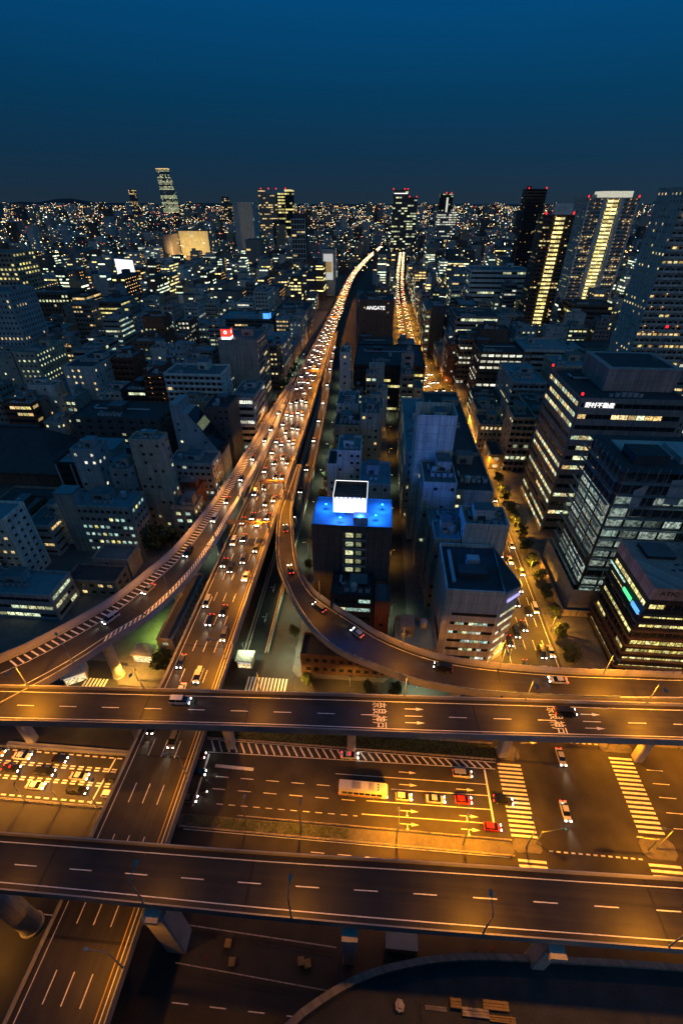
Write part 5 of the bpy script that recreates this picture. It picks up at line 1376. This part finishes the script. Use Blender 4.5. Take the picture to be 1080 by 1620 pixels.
while v < 12000:
    step = 26 + (v - 1000) * .012
    u = -.72 * v - 60
    while u < .6 * v + 60:
        w = step * G.uniform(.5, .85); dd = step * G.uniform(.5, .85)
        h = G.uniform(6, 22) if G.random() < .7 else (G.uniform(22, 44) if G.random() < .9 else G.uniform(45, 85 + v * .003))
        ok = G.random() < .82 and not taken(u, u + w, v, v + dd, 3) and not (-75 + max(0, (v - 900) * .075) < u + w and u < -20 + max(0, (v - 900) * .1) and v < 1560) and not (u + w > av_left(v) - 2 and u < av_left(v) + 17.5 and v < 1500)
        if ok:
            city.box(u, u + w, v, v + dd, 0, h, G.randint(1, 7), 8 + (G.random() < .5))
            if v < 2600: sprinkle(u, u + w, v, v + dd, h, G.choice((1, 3, 4, 6, 8)), 1.5, (10, 11, 11, 13, 14, 15))
            else: sprinkle(u, u + w, v, v + dd, h, G.choice((1, 2, 2, 3, 5)), 1.0 + v * .00030, (14, 14, 15))
            for _ in range(G.choice((0, 1, 2, 3, 4)) if v > 2200 else G.choice((0, 0, 1, 1, 2))):
                s = .35 + v * .00019; x = G.uniform(u, u + w); city.box(x, x + s, v - s, v, h - .5, h - .5 + s, G.choice((14, 14, 14, 15, 16, 16, 17, 19)))
        if G.random() < .22:
            s = .4 + v * .00022; city.box(u + w + 1, u + w + 1 + s, v - 2, v - 2 + s, 8, 8 + s, 16 if G.random() < .8 else 17)
        u += step
    v += step
place('distant_city', city.mesh('distant_city', FM), kind='stuff', label='mass of small distant city buildings with scattered window lights', cat='city')

# lamps of far streets: the avenue and expressway run on with lights to the horizon
# low hills on the horizon
hm = MB(); prev = None
H_ = random.Random(4)
for k in range(60):
    u = -17000 + k * 260; z = 60 + 240 * max(0, sin((k - 3) * .21)) * (.6 + .4 * sin(k * .55)) + H_.uniform(-25, 25)
    z *= max(.15, 1 - abs(k - 16) / 26)
    if prev: hm.quad((prev[0], 22000, -50), (u, 22000, -50), (u, 22300, z), (prev[0], 22300, prev[1])); hm.quad((prev[0], 22300, prev[1]), (u, 22300, z), (u, 24500, 0), (prev[0], 24500, 0))
    prev = (u, z)
place('hills', hm.mesh('hills', ['roof_dark']), kind='structure', label='low dark hills on the far horizon')

k = 0
for a, b in cols:
    for v in range(120, 620, 52):
        u = a - 3.2; vv = v + G.uniform(-14, 14)
        if not road_clear(u - .5, u + .5, vv, vv + 1) or taken(u - 1, u + 1, vv - 1, vv + 1, .2) or not in_view(u, vv, -5): continue
        if any(l[0] - .3 < u < l[1] + .3 and l[2] - .3 < vv < l[3] + .3 for l in free): continue
        k += 1
        if k > 105: break
        cool = G.random() < .3
        lamp('back street lamp between mid-rise blocks, %s of the lamps counted outward' % ordinal(k), u, vv, .05, G.uniform(0, 6.28), 6, 1.0, MERCURY if cool else (1, .42, .08), 1400, 'lamp_cool' if cool else 'lamp_lens', 'back street lamps')

# ------------------------------------------------------------------ the tower the camera stands on, and its curved podium
ot = thing('observation_tower', 'tall pale office tower the view is taken from', 'building', (2, -38, 0))
m = MB(); m.box(-34, 34, -34, 33, 0, 117, 0)
for k in range(28): m.box(-34.2, 34.2, -34.2, 33.2, 4 + k * 4, 5.6 + k * 4, 1)
place('wall', m.mesh('wall', ['glass', 'w_grey']), ot)
nt_ = thing('unseen_shading_tower', 'unseen grey tower beside the viewing tower, added to shade the left decks', 'building', (-92, -48, 0))  # out of view, added to keep sky and sun light off the left decks
m = MB(); m.box(-45, 45, -34, 34, 0, 100, 0)
for k in range(24): m.box(-45.2, 45.2, -34.2, 34.2, 3 + k * 4, 4.8 + k * 4, 1)
place('wall', m.mesh('wall', ['glass', 'w_grey']), nt_)
pod = thing('podium', 'curved dark podium roof with pale rim at the foot of the picture', 'building', (18, 2, 0))
arc = [(-15, -6), (-14.5, 4)] + catmull([(-14, 6), (-11.2, 10.5), (-7.3, 13.7), (.7, 17.9), (9.4, 20.5), (20.5, 22.3), (38, 23.2), (57, 23.8), (92, 24.4)], 36) + [(92, -6)]
arc = [(x - 18, y) for x, y in arc]
inner = [(x + .75, y - .8) for x, y in arc]
m = MB()
m.prism([(x, y) for x, y in reversed(arc)], 0, 8.2, 0, 1); place('wall', m.mesh('wall', ['w_dark', 'roof_dark']), pod)
m = MB()
for (a, b, c, d) in zip(arc, arc[1:], inner, inner[1:]):
    m.quad((*a, 9.3), (*b, 9.3), (*d, 9.3), (*c, 9.3)); m.quad((*b, 8.1), (*b, 9.3), (*a, 9.3), (*a, 8.1)); m.quad((*c, 8.25), (*c, 9.3), (*d, 9.3), (*d, 8.25))
place('rim', m.mesh('rim', ['w_mid']), pod)
for i, (x, y, w, d, h, mk, nm, lab) in enumerate(((24.5, 19.3, 4.2, 1.2, .6, 'timber', 'timber_stack', 'long yellow timber stack on the podium roof'), (21, 18.2, 4.4, 1.1, .5, 'w_beige', 'panel_stack', 'pale panel stack on the podium roof'),
                                                ((25.3), 17.8, 4.2, .8, .4, 'timber', 'timber_stack', 'second timber stack, just in front of the long one'), (17.8, 19.0, 1.8, 1.2, .9, 'timber', 'crate', 'single wooden crate on the podium roof'),
                                                (8.5, 18.0, 1.4, 1.6, .9, 'w_pale', 'sheeted_bundle', 'pale sheeted bundle by the podium rim'), (11.8, 17.6, .9, 2.8, .3, 'steel_dark', 'ladder', 'dark ladder lying on the podium roof'), (14.5, 18.2, 3.6, .5, .35, 'w_grey', 'pipe_bundle', 'grey pipe bundle on the podium roof'))):
    t = thing(nm, lab, nm.replace('_', ' '), (x, y - 1.0, 8.21)); m = MB()
    if nm == 'ladder':
        m.box(-w / 2, -w / 2 + .1, -d / 2, d / 2, 0, .12); m.box(w / 2 - .1, w / 2, -d / 2, d / 2, 0, .12)
        for k in range(9): m.box(-w / 2 + .1, w / 2 - .1, -d / 2 + .15 + k * .3, -d / 2 + .22 + k * .3, .03, .1)
    elif nm == 'pipe_bundle':
        for k in range(5): m.tube((-w / 2, -.25 + k * .12, .1 + .08 * (k % 2)), (w / 2, -.25 + k * .12, .1 + .08 * (k % 2)), .06, n=6)
    elif nm == 'sheeted_bundle':
        m.prism([(-.7, -.5), (-.2, -.8), (.5, -.7), (.75, 0), (.4, .7), (-.4, .8), (-.8, .3)], 0, .7); m.prism([(-.4, -.3), (.3, -.4), (.45, .2), (-.1, .45)], .7, 1.0)
    else:
        for k in range(3): m.box(-w / 2, w / 2, -d / 2 + k * d / 3, -d / 2 + (k + 1) * d / 3 - .06, 0, h - .1 * (k % 2))
        for k in (-.35, .35): m.box(k * w - .08, k * w + .08, -d / 2 - .02, d / 2 + .02, h, h + .06)
    place('pieces', m.mesh('pieces', [mk]), t)

# ------------------------------------------------------------------ vehicles
def loft(m, st, mi=0):
    """st: (x, z0, z1, half width bottom, half width top)"""
    rings = []
    for x, z0, z1, w0, w1 in st:
        zm = z0 + (z1 - z0) * .62
        rings.append([(x, -w0, z0), (x, -w0, zm), (x, -w1, z1), (x, w1, z1), (x, w0, zm), (x, w0, z0)])
    for a, b in zip(rings, rings[1:]):
        for k in range(6): m.quad(a[k], b[k], b[(k + 1) % 6], a[(k + 1) % 6], mi)
    i = len(m.v); m.v += rings[0] + rings[-1]
    m.f += [tuple(i + k for k in range(6)), tuple(i + 6 + k for k in reversed(range(6)))]; m.m += [mi, mi]
CARS = {   # length, width, body stations, cabin (x rear base, rear roof, front roof, front base), roof height
    'sedan': (4.5, 1.7, [(-2.25, .45, .80, .74, .66), (-2.1, .3, .93, .82, .74), (-1.2, .28, .97, .85, .78), (.8, .28, .95, .85, .78), (1.9, .3, .82, .82, .72), (2.25, .42, .68, .7, .6)], (-1.75, -.95, .35, 1.15), 1.43),
    'hatchback': (3.9, 1.65, [(-1.95, .4, .95, .78, .70), (-1.8, .28, 1.0, .82, .76), (.7, .28, .98, .82, .76), (1.6, .3, .86, .8, .70), (1.95, .42, .7, .68, .6)], (-1.85, -1.5, .2, 1.05), 1.5),
    'minivan': (4.7, 1.75, [(-2.35, .4, 1.0, .82, .76), (-2.2, .28, 1.08, .86, .80), (1.3, .28, 1.05, .86, .80), (2.1, .3, .92, .83, .72), (2.35, .42, .75, .72, .62)], (-2.3, -2.1, .7, 1.7), 1.85),
}
def car_parts(kind):
    L_, Wd, st, (xr, xrr, xfr, xf), zr = CARS[kind]
    m = MB(); loft(m, st); body = m
    zb = max(s[2] for s in st) - .06
    hw = Wd / 2 - .1
    gl = MB()
    A = [(xr, -hw, zb), (xf, -hw, zb), (xf, hw, zb), (xr, hw, zb)]; T = [(xrr, -hw + .14, zr), (xfr, -hw + .14, zr), (xfr, hw - .14, zr), (xrr, hw - .14, zr)]
    for k in range(4): gl.quad(A[k], A[(k + 1) % 4], T[(k + 1) % 4], T[k])
    rf = MB(); rf.prism([(xrr - .03, -hw + .12), (xfr + .03, -hw + .12), (xfr + .03, hw - .12), (xrr - .03, hw - .12)], zr - .02, zr + .05)
    for x in ((xrr + xfr) / 2,): # side pillars
        for s in (-1, 1): rf.quad((x - .06, s * (hw + .01), zb), (x + .06, s * (hw + .01), zb), (x + .06, s * (hw - .13), zr), (x - .06, s * (hw - .13), zr))
    return body, gl, rf, L_, Wd
def wheel_mesh():
    m = MB(); m.tube((0, -.1, 0), (0, .1, 0), .31, .31, 12, 0); m.tube((0, -.11, 0), (0, .11, 0), .18, .18, 10, 1); return m.mesh('wheel', ['tyre', 'unit'])
def car(label, kind, colour, x, y, z, rz, group, lights=True, full=True, beam=0, cat='car', braking=False, taxi=False):
    t = thing('car', label, cat, (x, y, z), rz, group)
    bk, gk, rk, L_, Wd = shared(('carp', kind), lambda: car_parts(kind))
    place('body', shared(('cb', kind, colour), lambda: bk.mesh('body', ['c_' + colour])), t)
    place('car_window', shared(('cg', kind), lambda: gk.mesh('car_window', ['car_glass'])), t)
    place('roof', shared(('cr', kind, colour), lambda: rk.mesh('roof', ['c_' + colour])), t)
    if full:
        for sx in (-.3, .3):
            for s in (-1, 1): place('wheel', shared('wheel', wheel_mesh), t, (L_ * sx, s * (Wd / 2 - .08), .31))
    if taxi:
        m = MB(); m.box(-.12, .12, -.3, .3, 1.48, 1.66); place('roof_light', shared(('tx', taxi), lambda: m.mesh('roof_light', ['beacon' if taxi == 2 else 'l_warm'])), t)
    if lights:
        def hl():
            m = MB(); m.box(-.14, .06, -.17, .17, -.09, .09); return m.mesh('headlight', ['head'])
        def tl():
            m = MB(); m.box(-.04, .1, -.18, .18, -.09, .09); return m.mesh('tail_light', ['tail'])
        for s in (-1, 1):
            place('headlight', shared('hl', hl), t, (L_ / 2 - .05, s * (Wd / 2 - .28), .70)); place('tail_light', shared('tl', tl), t, (-L_ / 2 + .02, s * (Wd / 2 - .27), .84))
    if beam:
        L = shared(('beam', beam), lambda: bpy.data.lights.new('beam', 'SPOT')); L.energy = beam; L.color = (1, .86, .62); L.spot_size = radians(48); L.spot_blend = .9; L.shadow_soft_size = .3
        o = place('beam', L, t, (L_ / 2 + .1, 0, .75)); o.rotation_euler = (radians(83), 0, -pi / 2)
    return t
V = random.Random(21)
COLS = ['black', 'grey', 'silver', 'black', 'black', 'grey', 'white', 'navy', 'navy']
KINDS = ['sedan', 'sedan', 'hatchback', 'minivan', 'minivan']
def pick(): return V.choice(KINDS), V.choice(COLS)
# cars waiting on the boulevard, facing the avenue
for kind, colour, x, y, rz, lab, kw in (
        ('hatchback', 'white', 11.0, 53.2, 0, 'small white hatchback right in front of the coach', {}),
        ('sedan', 'silver', 18.6, 53.3, 0, 'silver sedan between the white hatchback and a red car', dict(taxi=1)),
        ('hatchback', 'red', 25.3, 53.6, 0, 'red hatchback waiting in the coach lane behind the dark car', {}),
        ('sedan', 'black', 34.8, 54.3, -.1, 'black sedan rolling onto the long crosswalk', {}),
        ('hatchback', 'red', 31.2, 48.3, -.02, 'red hatchback at the head of the median-side lane', {}),
        ('minivan', 'silver', 25.9, 59.8, 0, 'silver minivan alone in the hatch-side lane', {}),
        ('sedan', 'white', -2.7, 62.2, .02, 'white patrol sedan with red roof light on the hatched band', dict(taxi=2)),
        ('hatchback', 'black', -40.6, 55.0, 0, 'dark hatchback half hidden by the wide expressway', {}),
        ('minivan', 'red', -42.5, 59.2, 0, 'dark red van half hidden by the wide expressway', {}),
        ('sedan', 'grey', -41.0, 48.8, 0, 'grey sedan just out from under the wide expressway', {}),
        ('sedan', 'white', -87.6, 55.4, 0, 'pale yellowish taxi in the far lane of the queue', dict(taxi=1)),
        ('hatchback', 'black', -77.4, 55.3, 0, 'black hatchback in the far lane of the queue', {}),
        ('sedan', 'black', -88.4, 52.2, 0, 'black taxi with red roof light, middle lane of the queue', dict(taxi=2)),
        ('minivan', 'black', -79.2, 52.0, 0, 'black van in the middle lane of the queue', {}),
        ('sedan', 'silver', -70.0, 51.7, 0, 'silver sedan in the middle lane of the queue', {}),
        ('sedan', 'white', -79.6, 48.7, 0, 'cream sedan behind the lamp post in the near lane', {}),
        ('minivan', 'black', -68.7, 48.5, 0, 'black people carrier in the near lane of the queue', {}),
        ('minivan', 'black', -60.8, 51.9, 0, 'black van at the head of the queue by the expressway', {}),
        ('hatchback', 'white', -60.2, 48.2, 0, 'white hatchback at the head of the near lane', {}),
        ('sedan', 'yellow', -95.0, 55.6, 0, 'yellow taxi at the frame edge of the queue', dict(taxi=1)),
        ('minivan', 'silver', -94.5, 48.9, 0, 'silver van at the frame edge, near lane', {}),
        ('hatchback', 'silver', 22.0, 39.0, pi, 'silver hatchback on the lower side road', {}),
        ('sedan', 'black', 5.0, 39.3, pi, 'black sedan on the lower side road', {})):
    car(lab, kind, colour, x, y, .012, rz, 'cars at the boulevard', beam=260 if x > -50 else 0, **kw)
# scooter
sc_ = thing('scooter', 'white delivery scooter alone in the empty boulevard lane', 'scooter', (-37.4, 50.6, .012), 0)
m = MB(); m.box(-.55, .5, -.16, .16, .28, .5); m.box(.35, .5, -.2, .2, .5, 1.0); m.box(.3, .45, -.38, .38, .98, 1.05); place('body', m.mesh('body', ['c_white']), sc_)
m = MB(); m.box(-.6, .1, -.15, .15, .72, .84); m.box(-.95, -.5, -.25, .25, .7, 1.1); place('seat', m.mesh('seat', ['c_black']), sc_)
for x in (-.5, .6):
    m = MB(); m.tube((x, -.06, .25), (x, .06, .25), .25, .25, 12); place('wheel', m.mesh('wheel', ['tyre']), sc_)
m = MB(); m.box(.5, .58, -.1, .1, .75, .9); place('headlight', m.mesh('headlight', ['head']), sc_)
# coach
def coach(label, x, y, rz, colour='white', ln=11.8, name='coach', z=.012):
    t = thing(name, label, 'bus' if name == 'coach' else 'truck', (x, y, z), rz)
    h = ln / 2
    m = MB(); loft(m, [(-h, .5, 3.1, 1.1, .95), (-h + .15, .35, 3.3, 1.22, 1.08), (h - .6, .35, 3.3, 1.22, 1.08), (h - .1, .4, 3.0, 1.18, 1.0), (h, .5, 2.5, 1.1, .9)]); place('body', m.mesh('body', ['c_' + colour]), t)
    for s in (-1, 1):
        for k in range(7):
            m = MB(); m.box(-.62, .62, -.03, .03, 0, .95); place('window', shared('buswin', lambda: m.mesh('window', ['car_glass'])), t, (-h + 1.4 + k * 1.4, s * 1.235, 1.35))
    m = MB(); m.quad((h + .02, -1.0, 1.0), (h + .02, 1.0, 1.0), (h - .12, .95, 2.75), (h - .12, -.95, 2.75)); place('windscreen', m.mesh('windscreen', ['car_glass']), t)
    m = MB(); m.box(-h + .3, h - 1.5, -1.245, 1.245, .6, .95); place('stripe', m.mesh('stripe', ['c_red']), t)
    for k, (a, b) in enumerate(((-2.6, -.6), (1.4, 2.6))):
        m = MB(); m.box(a, b, -.75, .75, 3.3, 3.48)
        for q in range(5): m.box(a + .2 + q * (b - a - .4) / 5, a + .32 + q * (b - a - .4) / 5, -.6, .6, 3.48, 3.52)
        place('roof_unit', m.mesh('roof_unit', ['c_silver']), t)
    for k in range(3):
        m = MB(); m.box(-.18, .18, -.18, .18, 3.3, 3.36); place('roof_hatch', shared('hatch', lambda: m.mesh('roof_hatch', ['c_black'])), t, (3.6, -.6 + k * .6, 0))
    for sx in (-h + 2.6, h - 2.4):
        for s in (-1, 1):
            m = MB(); m.tube((0, -.14, 0), (0, .14, 0), .5, .5, 14, 0); m.tube((0, -.15, 0), (0, .15, 0), .28, .28, 10, 1); place('wheel', shared('bwheel', lambda: m.mesh('wheel', ['tyre', 'unit'])), t, (sx, s * 1.12, .5))
    for s in (-1, 1):
        place('headlight', shared('hl', None), t, (h + .02, s * .85, .75)); place('tail_light', shared('tl', None), t, (-h + .0, s * .9, .9))
coach('white coach with red skirt and roof vents, waiting in line', 1.1, 53.7, -.01)
coach('cream city bus heading down the amber avenue', 53, 152, -pi / 2, 'yellow', 10.5)

LANE = {2.9: 'first', 6.1: 'second', 9.2: 'third', 12.2: 'fourth'}
def stream(r, off, q0, q1, gap, road, lane, toward=True, beam=0, full=True, jitter=.35):
    q = q0 + V.uniform(0, gap); i = 0
    while q < q1:
        x, y, z = r.at(q, off, .015); kd, cl = pick(); i += 1
        if full: car('%s %s with lit headlights, %s car up the %s lane of the %s' % (cl, kd, ordinal(i), lane, road), kd, cl, x, y, z, r.ang(q) + (pi if toward else 0), 'cars driving on the ' + road, beam=beam)
        else: car('small %s %s, %s far car up the %s lane of the %s' % (cl, kd, ordinal(i), lane, road), kd, cl, x, y, z, r.ang(q) + (pi if toward else 0), 'cars driving on the ' + road, full=False)
        q += gap * V.uniform(1 - jitter, 1 + jitter)
for off, ln in LANE.items():
    stream(main, off, 66, 300, 19, 'straight expressway', ln, beam=1100)
    stream(main, off, 300, 600, 17, 'straight expressway', ln, full=False)
stream(lramp, 5.6, 24, 230, 20, 'zebra-shouldered ramp', 'only', beam=1100)
stream(rramp, 3.2, 40, 200, 24, 'narrow curved ramp', 'only', beam=1100)
stream(xramp, 3.9, 60, 330, 24, 'exit ramp', 'only', beam=260)
stream(near, 6.4, 190, 260, 60, 'near viaduct', 'near', False, 300)
stream(far, 2.9, 80, 250, 110, 'second viaduct', 'far', False, 300)
for off, nm in ((1.8, 'first'), (4.8, 'second'), (8.0, 'third'), (11.1, 'fourth'), (14.0, 'kerb')):
    stream(avn, off, 4, 330, 17, 'amber avenue', nm, True, 260 if nm in ('second', 'third') else 0)
for u_, v_, nm in ((49.0, 53, 'white'), (52.0, 66, 'silver')):
    car('%s sedan with lit headlights crossing the junction of avenue and boulevard' % nm, 'sedan', nm, u_, v_, .012, -pi / 2, 'cars on the avenue crossing', beam=1100)

# far traffic too small to tell apart
tr = MB()
def far_traffic(pt, q0, q1, gap, s0):
    q = q0
    while q < q1:
        x, y, z = pt(q)
        s = .35 + (y - 300) * .0004
        tr.box(x - .85, x + .85, y, y + 4.3, z + .3, z + 1.4, 1)
        for dx in (-.65, .65): tr.box(x + dx - s * .5, x + dx + s * .5, y - .3, y - .05, z + .5, z + .5 + s, 0 if V.random() < .85 else 2)
        q += gap * V.uniform(.6, 1.4)
for off in (2.2, 4.6, 7.2, 9.6): far_traffic(lambda q: main.at(q, off), 600, 1500, 15, 1)
for off in (2.0, 5.0, 11.0, 13.8): far_traffic(lambda q: avn.at(q, off), 335, 1400, 17, 1)
place('distant_traffic', tr.mesh('distant_traffic', ['head_far', 'c_black', 'tail']), kind='stuff', label='stream of far headlights on expressway and avenue', cat='traffic')

# ------------------------------------------------------------------ trees and planting
def crown_mesh(seed, mk, n=900, r=2.4, h=3.6):
    R = random.Random(seed); m = MB()
    cl = [(R.uniform(-.62, .62) * r, R.uniform(-.62, .62) * r, R.uniform(-.5, .55) * h, R.uniform(.35, .6) * r) for _ in range(15)]
    for k in range(n):
        cx, cy, cz, cr = R.choice(cl)
        a, b = R.uniform(0, 2 * pi), math.acos(R.uniform(-1, 1)); d = cr * R.uniform(.35, 1.0) ** .5
        x, y, z = cx + d * cos(a) * sin(b), cy + d * sin(a) * sin(b), cz + d * cos(b)
        s = R.uniform(.14, .3); t, p = R.uniform(0, pi), R.uniform(-.9, .9)
        e1 = (s * cos(t), s * sin(t), s * p); e2 = (-s * sin(t) * .7, s * cos(t) * .7, s * R.uniform(-.6, .6))
        m.quad(*[tuple(q + sa * i + sb * j for q, i, j in zip((x, y, z), e1, e2)) for sa, sb in ((-1, -1), (1, -1), (1, 1), (-1, 1))])
    return m.mesh('crown', [mk])
def trunk_mesh(seed):
    R = random.Random(seed); m = MB(); m.tube((0, 0, 0), (.1, .05, 2.6), .2, .14, 7)
    for k in range(5):
        a = k * 1.26 + R.random(); z = R.uniform(1.8, 2.6); m.tube((.08, .04, z), (cos(a) * 1.3, sin(a) * 1.3, z + R.uniform(1.2, 2.2)), .08, .03, 5)
    return m.mesh('trunk', ['bark'])
T = random.Random(6)
def tree(label, u, v, s, dark=False, group='street trees', z=.15):
    t = thing('street_tree', label, 'tree', (u, v, z), T.uniform(0, 6.28), group); t.scale = (s, s, s * T.uniform(.9, 1.15))
    k = T.randint(0, 3)
    place('trunk', shared(('trunk', k), lambda: trunk_mesh(k)), t)
    place('crown', shared(('crown', k, dark), lambda: crown_mesh(40 + k, 'leaf2' if dark else 'leaf')), t, (0, 0, 4.3))
for i in range(13): tree('avenue tree on the tower side, %s from the crossing' % ordinal(i + 1), 63.9 + T.uniform(-.4, .6), 97 + i * 9.2, T.uniform(.75, 1.05), group='trees along the avenue')
for i in range(16): tree('street tree beside the exit ramp, %s from its foot' % ordinal(i + 1), -23.4, 100 + i * 17, T.uniform(.7, 1.05), True, 'trees beside the exit ramp')
for i in range(16): tree('street tree left of the zebra-shouldered ramp, %s up the street' % ordinal(i + 1), -70.0 + T.uniform(-.6, .4), 165 + i * 15, T.uniform(.8, 1.2), True, 'trees left of the ramp')
k = 0
for i in range(26):
    u, v = T.uniform(-107, -74), T.uniform(138, 182)
    if taken(u - 2, u + 2, v - 2, v + 2): continue
    k += 1; tree('dark garden tree beside the ramp, %s in the grove' % ordinal(k), u, v, T.uniform(1.1, 1.7), True, 'trees of the dark grove')
for i in range(9): tree('tree beside the temple hall, %s in its row' % ordinal(i + 1), -206 + i * 8.5, 240 + T.uniform(-3, 3), T.uniform(1.2, 1.7), True, 'trees beside the temple')
tree('leafy tree glowing in lamp light at the corner below the ramp', -61.5, 84.5, 1.25)
tree('small round tree under the narrow curved ramp', -16.5, 82.0, .8); tree('dark tree at the pier of the narrow ramp', 1.5, 80.0, .85, True); tree('bushy tree right of the narrow ramp pier', 9.0, 80.5, .8, True)
for i in range(4): tree('small tree on the far pavement of the boulevard, %s from the avenue' % ordinal(i + 1), 76 + i * 8, 73.5, T.uniform(.7, .9), group='trees on the far boulevard pavement')
gc = MB(); R = random.Random(9)
for k in range(5200):
    if k < 3200: x, y, z = R.uniform(-41, 34.8), R.uniform(64.5, 67.7), .3 + R.random() * .45
    elif k < 4200: x, y, z = R.uniform(-41, -2), R.uniform(43.4, 45.5), .2 + R.random() * .4
    else: x, y, z = R.uniform(62, 66.5), R.uniform(96, 205), .2 + R.random() * .5
    s = R.uniform(.1, .26); a = R.uniform(0, 6.28)
    gc.quad((x - s * cos(a), y - s * sin(a), z), (x + s * sin(a), y - s * cos(a), z + R.uniform(-.1, .1)), (x + s * cos(a), y + s * sin(a), z), (x - s * sin(a), y + s * cos(a), z + R.uniform(-.1, .1)))
place('ground_cover', gc.mesh('ground_cover', ['leaf']), kind='stuff', label='low shrubs in the boulevard planting strips', cat='shrubs')

# ------------------------------------------------------------------ fences, signals, walls
def fence(label, u0, v0, u1, v1, mk='w_pale', step=2.5, h=.9, z=.2):
    l = hypot(u1 - u0, v1 - v0); t = thing('guard_fence', label, 'fence', (u0, v0, z), atan2(v1 - v0, u1 - u0))
    def post():
        m = MB(); m.box(-.06, .06, -.06, .06, 0, h + .05); return m.mesh('post', [mk])
    k = 0.0
    while k <= l: place('post', shared(('fp', h, mk), post), t, (k, 0, 0)); k += step
    for zz in (.35, h - .08):
        m = MB(); m.box(0, l, -.04, .04, zz, zz + .1); place('rail', m.mesh('rail', [mk]), t)
fence('white guard fence on the boulevard side of the median', -28, 46.0, 35, 46.0, z=0); fence('white guard fence on the lower side of the median', -41, 42.9, 35, 43.0, z=0)
fence('guard fence between hatching and planted strip', -41, 64.0, 35, 64.05, z=0); fence('pale fence at the back of the planted strip', -41, 68.2, 35, 68.3, z=0)
fence('dim fence under the near viaduct, far one', -33, 26, -3, 25.0); fence('dim fence under the near viaduct, near one', -33, 20.5, -3, 19.0)
fence('fence along the queue of cars, far side', -97, 57.4, -58, 57.6, 'concrete', 2.0, 1.1, .0); fence('fence along the queue of cars, near side', -97, 45.3, -58, 45.3, 'concrete', 2.0, 1.1, .0)
def signal(label, u, v, rz, arm, col):
    t = thing('traffic_light', label, 'traffic light', (u, v, .15), rz, 'traffic lights of the crossing')
    m = MB(); m.tube((0, 0, 0), (0, 0, 6), .12, .1, 8); m.tube((0, 0, 5.7), (arm, 0, 6.0), .08, .06, 6); place('pole', m.mesh('pole', ['steel']), t)
    m = MB(); m.box(arm - 1.3, arm, -.12, .12, 5.7, 6.15); place('signal_head', m.mesh('signal_head', ['w_pale']), t)
    for k, mk in enumerate(('sign_green', 'steel_dark', 'sign_red')):
        m = MB(); m.tube((arm - .22 - k * .42, -.13, 5.92), (arm - .22 - k * .42, -.2, 5.92), .16, .16, 10); place('signal_lens', m.mesh('signal_lens', [mk if (mk == col or mk == 'steel_dark') else 'steel_dark']), t)
signal('traffic light reaching over the avenue from the small island', 40.5, 46.0, .2, 5.5, 'sign_green'); signal('traffic light on the planted pad across the avenue', 65, 46.5, pi, 4.5, 'sign_green')
signal('traffic light by the hatched island', 40.5, 66.0, 0, 4, 'sign_red'); signal('traffic light on the far paved island', 65, 69.5, pi, 4, 'sign_red'); signal('traffic light over the avenue beyond the narrow ramp', 45, 90, 0, 9, 'sign_red')
signal('traffic light under the wide expressway', -36, 60.5, 0, 3, 'sign_red')
# zigzag slow-down marks in the queue lanes
zg = place('road_marking', None, label='yellowish slow-down dashes between the queue lanes', kind='structure')
for v in (57.0, 54.2, 53.6, 50.7, 50.1, 46.4):
    dashes(zg, 'slow_dash', -96, -58, v, 1.3, .9, .32)
stripe(zg, 'stop_line', -64.2, 46, -63.4, 57.0, .35)

# site clutter in the dark strip under the near viaduct
sh = thing('site_container', 'dark green site container under the near viaduct', 'container', (9.5, 26.5, .16))
m = MB(); m.box(-3, 3, -1.25, 1.25, 0, 2.6)
for k in range(14): m.box(-2.9 + k * .44, -2.75 + k * .44, -1.3, 1.3, .1, 2.5)
place('body', m.mesh('body', ['steel']), sh)
m = MB(); m.box(-3.05, 3.05, -1.32, 1.32, 2.6, 2.72); place('roof', m.mesh('roof', ['steel']), sh)
for i, (x, y) in enumerate(((-24, 24), (-22.5, 21.5), (-9.5, 22.6), (-8.2, 22.4))):
    t = thing('pallet_stack', 'wooden pallet stack in the dark strip, %s from the square pier' % ordinal(i + 1), 'pallet', (x, y, .16), .1 * i, 'pallet stacks under the near viaduct')
    def pal():
        m = MB()
        for j in range(5):
            for q in range(6): m.box(-.6, .6, -.6 + q * .21, -.6 + q * .21 + .15, j * .16 + .1, j * .16 + .13)
            for q in (-.55, 0, .47): m.box(q, q + .08, -.6, .6, j * .16, j * .16 + .1)
        return m.mesh('pallets', ['timber'])
    place('pallets', shared('pallets', pal), t)
for i, (x, y) in enumerate(((-27, 25.0), (-27.5, 21.8), (24, 27), (27, 27.4))):
    t = thing('traffic_cone', 'red traffic cone under the near viaduct, %s from the square pier' % ordinal(i + 1), 'cone', (x, y, .16), 0, 'red cones under the near viaduct')
    m = MB(); m.box(-.2, .2, -.2, .2, 0, .05); m.tube((0, 0, .05), (0, 0, .75), .16, .04, 10); place('body', shared('cone', lambda: m.mesh('body', ['crane'])), t)
